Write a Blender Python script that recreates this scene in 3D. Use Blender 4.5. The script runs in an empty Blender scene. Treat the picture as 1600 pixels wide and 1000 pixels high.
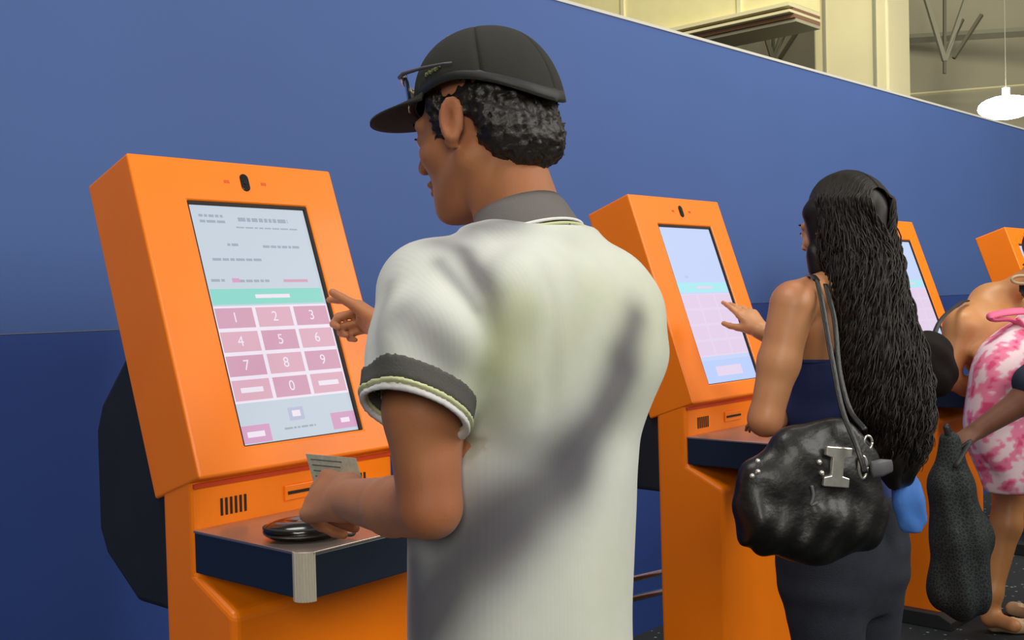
import bpy, bmesh, math, random
import numpy as np
from mathutils import Vector, Matrix

# ------------------------------------------------------------------ camera, light, exposure
SC = bpy.context.scene
COL = SC.collection
FOC, YAW, PITCH, ROLL, EYE = 1700.0, 0.816, -0.021, -0.0254, 1.38
_f = np.array([math.sin(YAW)*math.cos(PITCH), math.cos(YAW)*math.cos(PITCH), math.sin(PITCH)])
_r = np.array([math.cos(YAW), -math.sin(YAW), 0.0]); _u = np.cross(_r, _f)
_r, _u = math.cos(ROLL)*_r+math.sin(ROLL)*_u, math.cos(ROLL)*_u-math.sin(ROLL)*_r
CAM = np.array([0, 0, EYE])
def at(x, y, d):                       # point seen at photo pixel (x, y), d metres ahead of the lens
    return CAM+(_f+_r*(x-800)/FOC-_u*(y-500)/FOC)*d
def on_x(x, y, v):
    q = _f+_r*(x-800)/FOC-_u*(y-500)/FOC
    return CAM+q*(v/q[0])
def on_y(x, y, v):
    q = _f+_r*(x-800)/FOC-_u*(y-500)/FOC
    return CAM+q*(v/q[1])
cd = bpy.data.cameras.new('camera'); cam = bpy.data.objects.new('camera', cd); COL.objects.link(cam)
cd.sensor_width = 36; cd.lens = 36*FOC/1600; cd.clip_start = 0.05; cd.clip_end = 200
M = Matrix.Identity(4)
for i in range(3):
    M[i][0] = _r[i]; M[i][1] = _u[i]; M[i][2] = -_f[i]; M[i][3] = CAM[i]
cam.matrix_world = M
SC.camera = cam
SC.view_settings.view_transform = 'Standard'; SC.view_settings.look = 'None'
SC.view_settings.exposure = 0.0; SC.view_settings.gamma = 1; SC.view_settings.use_curve_mapping = False
W = bpy.data.worlds.new('hall_air'); SC.world = W; W.use_nodes = True
W.node_tree.nodes['Background'].inputs[0].default_value = (1.0, 0.93, 0.82, 1)
W.node_tree.nodes['Background'].inputs[1].default_value = 0.23
def area(name, loc, target, size, power, col, sy=None):
    l = bpy.data.lights.new(name, 'AREA'); l.energy = power; l.color = col
    l.shape = 'RECTANGLE'; l.size = size; l.size_y = sy or size
    o = bpy.data.objects.new(name, l); COL.objects.link(o); o.location = loc
    o.rotation_euler = (Vector(target)-Vector(loc)).to_track_quat('-Z', 'Y').to_euler()
    return o
area('area_light', (2.4, -3.2, 3.9), (2.0, 1.8, 1.2), 2.6, 145, (1, 0.97, 0.91))
area('area_light', (-3.3, -2.9, 3.2), (1.0, 1.8, 1.1), 2.2, 150, (1, 0.95, 0.86))  # fill added from the left to brighten the kiosk sides
area('area_light', (7.0, -2.4, 4.4), (5.0, 1.8, 1.1), 2.6, 125, (1, 0.96, 0.88))
area('area_light', (0.2, 1.6, 5.0), (0.9, 2.6, 2.0), 1.6, 72, (1, 0.97, 0.92))
area('area_light', (4.5, 1.0, 6.5), (9.5, 5.0, 3.8), 3.0, 420, (1, 0.95, 0.82))  # added light that brightens the fascia beam and column

# ------------------------------------------------------------------ materials
def lin(c):
    return tuple((v/255/12.92 if v/255 <= 0.04045 else ((v/255+0.055)/1.055)**2.4) for v in c)
def mat(name, col, rough=0.6, metal=0.0, coat=0.0, bump=0.0, bscale=60, var=0.0, vscale=8, emit=0.0, spec=0.5, sheen=0.0, attr=None, stretch=None, trans=0.0):
    m = bpy.data.materials.new(name); m.use_nodes = True
    nt = m.node_tree; b = nt.nodes['Principled BSDF']; c = lin(col)+(1,)
    b.inputs['Base Color'].default_value = c
    b.inputs['Roughness'].default_value = rough; b.inputs['Metallic'].default_value = metal
    b.inputs['Coat Weight'].default_value = coat; b.inputs['Coat Roughness'].default_value = 0.12
    b.inputs['Specular IOR Level'].default_value = spec; b.inputs['Sheen Weight'].default_value = sheen
    b.inputs['Transmission Weight'].default_value = trans
    tc = nt.nodes.new('ShaderNodeTexCoord'); src = tc.outputs['Object']
    if stretch:
        mp = nt.nodes.new('ShaderNodeMapping'); mp.inputs['Scale'].default_value = stretch
        nt.links.new(src, mp.inputs['Vector']); src = mp.outputs['Vector']
    colout = None
    if attr:
        a = nt.nodes.new('ShaderNodeAttribute'); a.attribute_name = attr; colout = a.outputs['Color']
        nt.links.new(colout, b.inputs['Base Color'])
    if var > 0:
        n = nt.nodes.new('ShaderNodeTexNoise'); n.inputs['Scale'].default_value = vscale; n.inputs['Detail'].default_value = 4
        nt.links.new(src, n.inputs['Vector'])
        mr = nt.nodes.new('ShaderNodeMapRange'); mr.inputs[1].default_value = 0.3; mr.inputs[2].default_value = 0.7
        mr.inputs[3].default_value = 1-var; mr.inputs[4].default_value = 1+var
        nt.links.new(n.outputs['Fac'], mr.inputs[0])
        vm = nt.nodes.new('ShaderNodeVectorMath'); vm.operation = 'SCALE'
        if colout is not None: nt.links.new(colout, vm.inputs[0])
        else: vm.inputs[0].default_value = c[:3]
        nt.links.new(mr.outputs[0], vm.inputs['Scale']); nt.links.new(vm.outputs[0], b.inputs['Base Color'])
    if bump > 0:
        n2 = nt.nodes.new('ShaderNodeTexNoise'); n2.inputs['Scale'].default_value = bscale; n2.inputs['Detail'].default_value = 3
        nt.links.new(src, n2.inputs['Vector'])
        bp = nt.nodes.new('ShaderNodeBump'); bp.inputs['Strength'].default_value = bump; bp.inputs['Distance'].default_value = 0.004
        nt.links.new(n2.outputs['Fac'], bp.inputs['Height']); nt.links.new(bp.outputs[0], b.inputs['Normal'])
    if emit > 0:
        b.inputs['Emission Color'].default_value = c; b.inputs['Emission Strength'].default_value = emit
        b.inputs['Base Color'].default_value = (0.02, 0.02, 0.02, 1); b.inputs['Roughness'].default_value = 0.3; b.inputs['Specular IOR Level'].default_value = 0.15
    return m
def pinstripe(m, freq, depth, axis=(1, 0, 0)):       # knitted rib: fine parallel relief
    nt = m.node_tree; b = nt.nodes['Principled BSDF']
    tc = nt.nodes.new('ShaderNodeTexCoord'); w = nt.nodes.new('ShaderNodeTexWave')
    w.wave_type = 'BANDS'; w.bands_direction = 'X'; w.inputs['Scale'].default_value = freq; w.inputs['Distortion'].default_value = 0.6
    w.inputs['Detail Scale'].default_value = 0.3
    nt.links.new(tc.outputs['Object'], w.inputs['Vector'])
    bp = nt.nodes.new('ShaderNodeBump'); bp.inputs['Strength'].default_value = depth; bp.inputs['Distance'].default_value = 0.002
    nt.links.new(w.outputs['Fac'], bp.inputs['Height']); nt.links.new(bp.outputs[0], b.inputs['Normal'])
    return m
ORANGE = mat('orange_lacquer', (255, 130, 8), 0.4, spec=0.35, coat=0.15, var=0.03, vscale=5, bump=0.04, bscale=14)
BLUE = mat('blue_paint', (70, 97, 156), 0.6, spec=0.3, var=0.04, vscale=1.2, bump=0.03, bscale=30)
BLUE_DK = mat('dark_blue_paint', (44, 70, 136), 0.55, spec=0.3, var=0.06, vscale=1.5, bump=0.03, bscale=30)
EDGE = mat('pale_edge', (200, 200, 190), 0.6)
BLACK = mat('matt_black_plastic', (34, 36, 38), 0.55, var=0.1, bump=0.05, bscale=200)
GLOSSBLACK = mat('gloss_black', (10, 10, 12), 0.14, coat=0.5)
NAVYLAM = mat('navy_laminate', (30, 40, 56), 0.3, coat=0.2)
STEEL = mat('brushed_steel', (190, 178, 165), 0.34, metal=0.85, var=0.06, vscale=30, stretch=(1, 12, 1))
ALU = mat('ribbed_aluminium', (214, 208, 190), 0.45, metal=0.25)
CHROME = mat('chrome', (225, 225, 225), 0.12, metal=1.0)
SLOT = mat('slot_dark', (30, 18, 12), 0.7)
RED = mat('dark_orange_trim', (200, 60, 10), 0.5)
SKIN_M = mat('tanned_skin', (176, 108, 74), 0.55, spec=0.3, var=0.06, vscale=25, bump=0.08, bscale=350, sheen=0.1, attr='tint')
SKIN_W = mat('light_brown_skin', (196, 140, 98), 0.45, var=0.04, vscale=25, bump=0.06, bscale=350, attr='tint')
SHIRT = pinstripe(mat('printed_knit', (226, 228, 216), 0.8, var=0.02, vscale=40, attr='tint', sheen=0.2), 60, 0.05)
GREYKNIT = mat('grey_rib_knit', (112, 108, 106), 0.85, bump=0.2, bscale=400)
DKKNIT = mat('charcoal_rib_knit', (84, 84, 80), 0.85, bump=0.2, bscale=400)
PIPE = mat('pale_lime_piping', (206, 212, 164), 0.8)
WHITE = mat('white_cotton', (232, 232, 232), 0.8, bump=0.1, bscale=200)
CAPM = mat('black_cap_twill', (36, 37, 33), 0.85, var=0.08, vscale=20, bump=0.2, bscale=500)
OLIVE = mat('olive_stitching', (120, 126, 78), 0.8)
HAIR = mat('black_hair', (26, 22, 20), 0.45, var=0.25, vscale=60, bump=0.3, bscale=200)
HAIRB = mat('brown_black_hair', (25, 20, 17), 0.5, spec=0.35, var=0.3, vscale=40)
LENS = mat('mirror_lens', (60, 62, 74), 0.08, metal=0.7, coat=0.5)
EYEW = mat('eye_white', (225, 220, 212), 0.2)
LASH = mat('lash', (20, 15, 12), 0.8)
NAVY = mat('navy_jersey', (36, 52, 104), 0.8, var=0.12, vscale=14, bump=0.25, bscale=40)
JEANS = mat('dark_denim', (28, 34, 46), 0.85, var=0.15, vscale=30, bump=0.3, bscale=300)
TROUSER = mat('grey_trousers', (74, 74, 80), 0.85, var=0.08, vscale=20, bump=0.2, bscale=200)
LEATHER = mat('black_leather', (16, 16, 16), 0.42, coat=0.1, bump=0.7, bscale=38, var=0.2, vscale=30)
BRIGHTBLUE = mat('bright_blue_cotton', (62, 116, 196), 0.75, var=0.08, vscale=30, bump=0.3, bscale=60)
SILVER = mat('silver_hardware', (225, 225, 215), 0.22, metal=0.75, var=0.1, vscale=90)
GREYTAB = mat('grey_tab', (88, 88, 92), 0.5)
PAPER = mat('printed_card', (188, 188, 168), 0.6, var=0.12, vscale=120)
FLORAL = mat('floral', (240, 120, 160), 0.8, attr='tint', bump=0.15, bscale=80)
PINK = mat('pink_ribbon', (236, 104, 146), 0.6)
BEIGE = mat('beige_leather', (190, 165, 128), 0.45)
DARKNAVY = mat('dark_navy_cotton', (26, 38, 58), 0.75, bump=0.2, bscale=60)
CREAM = mat('cream_column_paint', (230, 222, 176), 0.7, var=0.04, vscale=1.5)
CREAM2 = mat('cream_fascia_paint', (244, 234, 172), 0.65, var=0.03)
STEELG = mat('grey_green_steel', (150, 148, 126), 0.7, var=0.05, vscale=3)
STEELD = mat('dark_truss_steel', (112, 108, 88), 0.7)
HALLW = mat('hall_wall_panel', (172, 166, 140), 0.8, var=0.05, vscale=1)
BROWN = mat('brown_trim', (140, 104, 78), 0.7)
GLOW = mat('lamp_glow', (255, 252, 240), emit=14)
CARPET = mat('dark_carpet', (26, 32, 36), 0.95, bump=0.6, bscale=180, var=0.3, vscale=60)
# speckles woven into the dark carpet
nt = CARPET.node_tree; b_ = nt.nodes['Principled BSDF']
v_ = nt.nodes.new('ShaderNodeTexVoronoi'); v_.inputs['Scale'].default_value = 26
t_ = nt.nodes.new('ShaderNodeTexCoord'); nt.links.new(t_.outputs['Object'], v_.inputs['Vector'])
r_ = nt.nodes.new('ShaderNodeValToRGB'); r_.color_ramp.elements[0].position = 0.12; r_.color_ramp.elements[0].color = lin((120, 135, 130))+(1,)
r_.color_ramp.elements[1].position = 0.2; r_.color_ramp.elements[1].color = lin((22, 28, 32))+(1,)
nt.links.new(v_.outputs['Distance'], r_.inputs[0]); nt.links.new(r_.outputs[0], b_.inputs['Base Color'])
PATTERN = mat('black_patterned_cloth', (22, 26, 28), 0.85, bump=0.4, bscale=120)
nt = PATTERN.node_tree; b_ = nt.nodes['Principled BSDF']
v_ = nt.nodes.new('ShaderNodeTexVoronoi'); v_.inputs['Scale'].default_value = 95; v_.feature = 'DISTANCE_TO_EDGE'
t_ = nt.nodes.new('ShaderNodeTexCoord'); nt.links.new(t_.outputs['Object'], v_.inputs['Vector'])
r_ = nt.nodes.new('ShaderNodeValToRGB'); r_.color_ramp.elements[0].position = 0.05; r_.color_ramp.elements[0].color = lin((44, 54, 54))+(1,)
r_.color_ramp.elements[1].position = 0.12; r_.color_ramp.elements[1].color = lin((16, 20, 22))+(1,)
nt.links.new(v_.outputs['Distance'], r_.inputs[0]); nt.links.new(r_.outputs[0], b_.inputs['Base Color'])

# ------------------------------------------------------------------ object helpers
def put(name, me, m, parent=None, smooth=False, loc=None):
    o = bpy.data.objects.new(name, me); COL.objects.link(o)
    if m is not None and len(me.materials) == 0: me.materials.append(m)
    if smooth: me.polygons.foreach_set('use_smooth', [True]*len(me.polygons))
    if parent is not None: o.parent = parent
    if loc is not None: o.location = loc
    return o
def thing(name, label, cat, loc=(0, 0, 0), rz=0, group=None):
    o = bpy.data.objects.new(name, None); COL.objects.link(o); o.empty_display_size = 0.1
    o.location = loc; o.rotation_euler = (0, 0, rz); o['label'] = label; o['category'] = cat
    if group: o['group'] = group
    return o
def tag(o, label, cat, group=None):
    o['label'] = label; o['category'] = cat
    if group: o['group'] = group
    return o
def bm_mesh(bm, name='m'):
    bmesh.ops.recalc_face_normals(bm, faces=bm.faces[:])
    me = bpy.data.meshes.new(name); bm.to_mesh(me); bm.free(); return me
def fin(name, bm, m, parent=None, smooth=False, bevel=0, seg=2, loc=None):
    o = put(name, bm_mesh(bm, name), m, parent, smooth, loc)
    if bevel:
        md = o.modifiers.new('bevel', 'BEVEL'); md.width = bevel; md.segments = seg; md.limit_method = 'ANGLE'; md.angle_limit = 0.6
        md.harden_normals = False
    return o
def box(bm, lo, hi, Mx=None):
    vs = [Vector((x, y, z)) for x in (lo[0], hi[0]) for y in (lo[1], hi[1]) for z in (lo[2], hi[2])]
    if Mx is not None: vs = [Mx @ v for v in vs]
    v = [bm.verts.new(p) for p in vs]
    for q in ((0, 1, 3, 2), (4, 6, 7, 5), (0, 4, 5, 1), (2, 3, 7, 6), (0, 2, 6, 4), (1, 5, 7, 3)):
        bm.faces.new([v[i] for i in q])
def prism(bm, pts, x0, x1, f=lambda x, a, b: (x, a, b)):
    A = [bm.verts.new(f(x0, *p)) for p in pts]; B = [bm.verts.new(f(x1, *p)) for p in pts]
    n = len(pts)
    for i in range(n): bm.faces.new((A[i], A[(i+1) % n], B[(i+1) % n], B[i]))
    bm.faces.new(A); bm.faces.new(B[::-1])
def catmull(P, n):
    P = [np.array(p, float) for p in P]; Q = [2*P[0]-P[1]]+P+[2*P[-1]-P[-2]]; out = []
    for i in range(1, len(Q)-2):
        for t in np.linspace(0, 1, n, endpoint=False):
            a, b, c, d = Q[i-1:i+3]
            out.append(0.5*((2*b)+(c-a)*t+(2*a-5*b+4*c-d)*t*t+(3*b-a-3*c+d)*t**3))
    out.append(Q[-2]); return out
def tube(bm, pts, rad, sides=8, flat=1.0, up=None):
    pts = [np.array(p, float) for p in pts]; rings = []; n = len(pts); last = None
    for i, p in enumerate(pts):
        t = pts[min(i+1, n-1)]-pts[max(i-1, 0)]; t = t/(np.linalg.norm(t)+1e-9)
        ref = np.array(up, float) if up is not None else (last if last is not None else (np.array([0, 0, 1.0]) if abs(t[2]) < 0.9 else np.array([1.0, 0, 0])))
        a = ref-t*(ref@t); a /= (np.linalg.norm(a)+1e-9); b = np.cross(t, a); last = a
        r = rad[i] if hasattr(rad, '__len__') else rad
        rings.append([bm.verts.new(p+(a*math.cos(2*math.pi*k/sides)*flat+b*math.sin(2*math.pi*k/sides))*r) for k in range(sides)])
    for i in range(n-1):
        for k in range(sides):
            bm.faces.new((rings[i][k], rings[i][(k+1) % sides], rings[i+1][(k+1) % sides], rings[i+1][k]))
    bm.faces.new(rings[0][::-1]); bm.faces.new(rings[-1])

# ------------------------------------------------------------------ distance-field modeller for bodies and cloth
def axis(*segs):
    out = []
    for a, b, s in segs:
        n = max(1, int(round((b-a)/s))); out += list(np.linspace(a, b, n, endpoint=False))
    out.append(segs[-1][1]); return np.array(out)
def unit(v): v = np.array(v, float); return v/np.linalg.norm(v)
class Field:
    def __init__(s, xs, ys, zs):
        s.a = (xs, ys, zs); s.D = np.full((len(xs), len(ys), len(zs)), 0.5, np.float32)
    def sub(s, lo, hi):
        sl = tuple(slice(max(0, np.searchsorted(a, l)-1), min(len(a), np.searchsorted(a, h)+1)) for a, l, h in zip(s.a, lo, hi))
        X = s.a[0][sl[0]][:, None, None]; Y = s.a[1][sl[1]][None, :, None]; Z = s.a[2][sl[2]][None, None, :]
        return sl, X, Y, Z
    def mix(s, fn, lo, hi, k=0.0, mode='u', pad=0.03):
        lo = np.array(lo)-k-pad; hi = np.array(hi)+k+pad
        sl, X, Y, Z = s.sub(lo, hi)
        if min(X.shape[0], Y.shape[1], Z.shape[2]) == 0: return
        d = fn(X, Y, Z); D = s.D[sl]
        if mode == 'u':
            if k > 0:
                h = np.maximum(k-np.abs(D-d), 0)/k; r = np.minimum(D, d)-h*h*k*0.25
            else: r = np.minimum(D, d)
        else:
            d = -d
            if k > 0:
                h = np.maximum(k-np.abs(D-d), 0)/k; r = np.maximum(D, d)+h*h*k*0.25
            else: r = np.maximum(D, d)
        s.D[sl] = r
    def cone(s, a, b, ra, rb, k=0.01, mode='u', sq=None):
        a = np.array(a, float); b = np.array(b, float); ab = b-a; L = ab@ab+1e-12; m = max(ra, rb)
        def fn(X, Y, Z):
            px, py, pz = X-a[0], Y-a[1], Z-a[2]
            t = np.clip((px*ab[0]+py*ab[1]+pz*ab[2])/L, 0, 1)
            qx, qy, qz = px-t*ab[0], py-t*ab[1], pz-t*ab[2]
            if sq is not None:       # flattened section: axis, factor (>1 thins it)
                n, f = sq; dn = qx*n[0]+qy*n[1]+qz*n[2]
                return np.sqrt(qx*qx+qy*qy+qz*qz+dn*dn*(f*f-1))-(ra+(rb-ra)*t)
            return np.sqrt(qx*qx+qy*qy+qz*qz)-(ra+(rb-ra)*t)
        s.mix(fn, np.minimum(a, b)-m, np.maximum(a, b)+m, k, mode)
    def chain(s, P, R, k=0.01, **kw):
        for i in range(len(P)-1): s.cone(P[i], P[i+1], R[i], R[i+1], k, **kw)
    def ell(s, c, r, k=0.01, B=None, mode='u'):
        c = np.array(c, float); r = np.array(r, float); B = np.eye(3) if B is None else np.array(B, float)   # rows = axes
        m = float(max(r))
        def fn(X, Y, Z):
            px, py, pz = X-c[0], Y-c[1], Z-c[2]
            q = [(px*B[i][0]+py*B[i][1]+pz*B[i][2]) for i in range(3)]
            k0 = np.sqrt(sum((q[i]/r[i])**2 for i in range(3))); k1 = np.sqrt(sum((q[i]/r[i]**2)**2 for i in range(3)))+1e-6
            return k0*(k0-1)/k1
        s.mix(fn, c-m, c+m, k, mode)
    def loft(s, rings, k=0.01, p=2.4, mode='u', cap=0.02):
        # rings: (z, cx, cy, halfwidth, halfdepth, angle) stacked in z
        R = np.array(rings, float); R = R[np.argsort(R[:, 0])]; zz = R[:, 0]
        fine = np.linspace(zz[0], zz[-1], 80); cols = []
        for j in range(1, 6):       # smooth interpolation
            v = np.interp(fine, zz, R[:, j]); kk = np.ones(7)/7; v = np.convolve(np.pad(v, 3, mode='edge'), kk, 'valid'); cols.append(v)
        m = R[:, 3:5].max()
        def fn(X, Y, Z):
            g = [np.interp(Z, fine, c) for c in cols]
            ca, sa = np.cos(g[4]), np.sin(g[4]); px = X-g[0]; py = Y-g[1]
            u = px*ca+py*sa; v = -px*sa+py*ca
            e = (np.abs(u/g[2])**p+np.abs(v/g[3])**p)**(1/p)
            d = (e-1)*np.minimum(g[2], g[3])*(0.5+0.5*1/np.maximum(e, 0.3)*1.0)
            dz = np.maximum(zz[0]-Z, Z-zz[-1])
            return np.maximum(d, dz)
        s.mix(fn, (R[:, 1].min()-m, R[:, 2].min()-m, zz[0]), (R[:, 1].max()+m, R[:, 2].max()+m, zz[-1]), k, mode)
    def warp(s, fn):
        X = s.a[0][:, None, None]; Y = s.a[1][None, :, None]; Z = s.a[2][None, None, :]
        s.D = (s.D+fn(X, Y, Z)).astype(np.float32)
    def mesh(s, name, smooth_iter=1, color=None):
        D = s.D; ins = D < 0; n = D.shape
        c = np.zeros((n[0]-1, n[1]-1, n[2]-1), np.int8)
        for i in (0, 1):
            for j in (0, 1):
                for k in (0, 1): c += ins[i:n[0]-1+i, j:n[1]-1+j, k:n[2]-1+k]
        act = (c > 0) & (c < 8); I = np.argwhere(act); idx = np.full(c.shape, -1, np.int64); idx[act] = np.arange(len(I))
        acc = np.zeros((len(I), 3)); cnt = np.zeros(len(I)); cor = {}
        for i in (0, 1):
            for j in (0, 1):
                for k in (0, 1): cor[i, j, k] = D[I[:, 0]+i, I[:, 1]+j, I[:, 2]+k].astype(float)
        for a0 in cor:
            for ax in range(3):
                if a0[ax]: continue
                b0 = list(a0); b0[ax] = 1; b0 = tuple(b0); da, db = cor[a0], cor[b0]
                cr = (da < 0) != (db < 0); t = np.where(cr, da/np.where(cr, da-db, 1), 0)
                for q in range(3): acc[:, q] += np.where(cr, a0[q]+(t if q == ax else 0), 0)
                cnt += cr
        V = I+acc/cnt[:, None]
        P = np.stack([np.interp(V[:, q], np.arange(n[q]), s.a[q]) for q in range(3)], 1)
        F = []
        for ax in range(3):
            o1, o2 = [(1, 2), (2, 0), (0, 1)][ax]
            A = [slice(None)]*3; B = [slice(None)]*3; A[ax] = slice(0, -1); B[ax] = slice(1, None)
            ia, ib = ins[tuple(A)], ins[tuple(B)]
            E = np.argwhere(ia != ib); E = E[(E[:, o1] > 0) & (E[:, o2] > 0) & (E[:, o1] < n[o1]-1) & (E[:, o2] < n[o2]-1)]
            fl = ia[E[:, 0], E[:, 1], E[:, 2]]
            def g(d1, d2):
                Q = E.copy(); Q[:, o1] -= d1; Q[:, o2] -= d2; return idx[Q[:, 0], Q[:, 1], Q[:, 2]]
            q = np.stack([g(1, 1), g(0, 1), g(0, 0), g(1, 0)], 1)
            q[~fl] = q[~fl][:, ::-1]; F.append(q)
        F = np.concatenate(F); F = F[(F >= 0).all(1)]
        for _ in range(smooth_iter):          # light Laplacian pass
            S = np.zeros_like(P); C = np.zeros(len(P))
            for a, b in ((0, 1), (1, 2), (2, 3), (3, 0)):
                np.add.at(S, F[:, a], P[F[:, b]]); np.add.at(C, F[:, a], 1)
                np.add.at(S, F[:, b], P[F[:, a]]); np.add.at(C, F[:, b], 1)
            ok = C > 0; P[ok] = 0.5*P[ok]+0.5*S[ok]/C[ok][:, None]
        me = bpy.data.meshes.new(name)
        me.vertices.add(len(P)); me.vertices.foreach_set('co', P.astype(np.float32).ravel())
        me.loops.add(F.size); me.loops.foreach_set('vertex_index', F.astype(np.int32).ravel())
        me.polygons.add(len(F)); me.polygons.foreach_set('loop_start', np.arange(0, F.size, 4, dtype=np.int32))
        me.polygons.foreach_set('loop_total', np.full(len(F), 4, np.int32))
        me.update(calc_edges=True); me.validate()
        me.polygons.foreach_set('use_smooth', np.ones(len(me.polygons), bool))
        if color is not None:
            cc = np.ones((len(P), 4), np.float32); cc[:, :3] = color(P)
            at_ = me.color_attributes.new('tint', 'FLOAT_COLOR', 'POINT'); at_.data.foreach_set('color', cc.ravel())
        return me
def flat(c):
    c = np.array(lin(c)); return lambda P: np.tile(c, (len(P), 1))
def vnoise(P, s, seed=0):       # cheap smooth noise from summed sines
    rs = np.random.RandomState(seed); v = 0
    for i in range(6):
        d = rs.normal(size=3); d /= np.linalg.norm(d); f = s*rs.uniform(0.7, 1.9)
        v = v+np.sin(P[:, 0]*d[0]*f+P[:, 1]*d[1]*f+P[:, 2]*d[2]*f+rs.uniform(0, 6.28))
    return v/6
def skin_tint(base, red, spots):
    b0, r0 = np.array(lin(base)), np.array(lin(red))
    def f(P):
        w = np.zeros(len(P))
        for c, r in spots: w = np.maximum(w, np.exp(-((P-np.array(c))**2).sum(1)/r**2))
        w = np.clip(w+0.18*vnoise(P, 30, 3), 0, 1)[:, None]
        return b0*(1-w)+r0*w
    return f

def rotv(v, ax, ang):
    v = np.array(v, float); ax = unit(ax)
    return v*math.cos(ang)+np.cross(ax, v)*math.sin(ang)+ax*(ax@v)*(1-math.cos(ang))
def hand(F, wrist, d, n, t, curls, s=1.0, thumb=(0.9, 0.5, 0.4), spread=0.06, rw=0.026):
    """palm + five fingers. d = towards fingertips, n = palm normal (fingers bend towards it), t = thumb side"""
    d = unit(d); n = unit(np.array(n)-d*(np.array(n)@d)); t0 = np.cross(n, d); t = t0 if t0@np.array(t) > 0 else -t0
    w = np.array(wrist, float)
    for j, o in enumerate((0.028, 0.010, -0.009, -0.026)):          # metacarpals
        F.cone(w+t*o*0.55*s, w+d*(0.088-abs(j-1)*0.005)*s+t*o*s, 0.0145*s, 0.0115*s, 0.012)
    F.cone(w+n*0.004*s, w+d*0.06*s+n*0.006*s, 0.02*s, 0.018*s, 0.015)
    lens = ((0.042, 0.025, 0.021), (0.046, 0.029, 0.022), (0.043, 0.027, 0.021), (0.034, 0.021, 0.019))
    tips = []
    for j, o in enumerate((0.028, 0.010, -0.009, -0.026)):
        p = w+d*(0.088-abs(j-1)*0.005)*s+t*o*s
        fd = unit(d+t*spread*(1.2-j)*1.0)
        ax = np.cross(fd, n); rr = (0.0098, 0.0100, 0.0094, 0.0084)[j]*s; a = 0
        for q in range(3):
            a += curls[j][q]; dd = rotv(fd, ax, a); e = p+dd*lens[j][q]*s
            F.cone(p, e, rr*(1-0.09*q), rr*(0.93-0.1*q), 0.0035); p = e
        tips.append(p)
    b = w+d*0.022*s+t*0.022*s+n*0.008*s
    td = unit(d*thumb[0]+t*thumb[1]+n*thumb[2]); e1 = b+td*0.042*s
    F.cone(w+d*0.012*s+t*0.012*s, b, 0.015*s, 0.0155*s, 0.01); F.cone(b, e1, 0.0155*s, 0.0115*s, 0.008)
    td2 = unit(td+d*0.35+n*0.12); e2 = e1+td2*0.032*s; F.cone(e1, e2, 0.0112*s, 0.0100*s, 0.004)
    td3 = unit(td2+d*0.25-n*0.05); e3 = e2+td3*0.024*s; F.cone(e2, e3, 0.0100*s, 0.0085*s, 0.003)
    return tips, e3
class HeadFrame:
    def __init__(s, c, yawdir, pitch, roll=0.0, sc=1.0):
        fy = unit([yawdir[0], yawdir[1], 0]); rx = np.array([fy[1], -fy[0], 0.0])       # rx = the head's own right
        up = np.array([0, 0, 1.0]); fwd = fy*math.cos(pitch)-up*math.sin(pitch); upp = up*math.cos(pitch)+fy*math.sin(pitch)
        rx2 = rx*math.cos(roll)+upp*math.sin(roll); up2 = upp*math.cos(roll)-rx*math.sin(roll)
        s.B = np.array([rx2, fwd, up2]); s.c = np.array(c, float); s.s = sc
    def p(s, x, y, z): return s.c+(s.B[0]*x+s.B[1]*y+s.B[2]*z)*s.s
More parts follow.
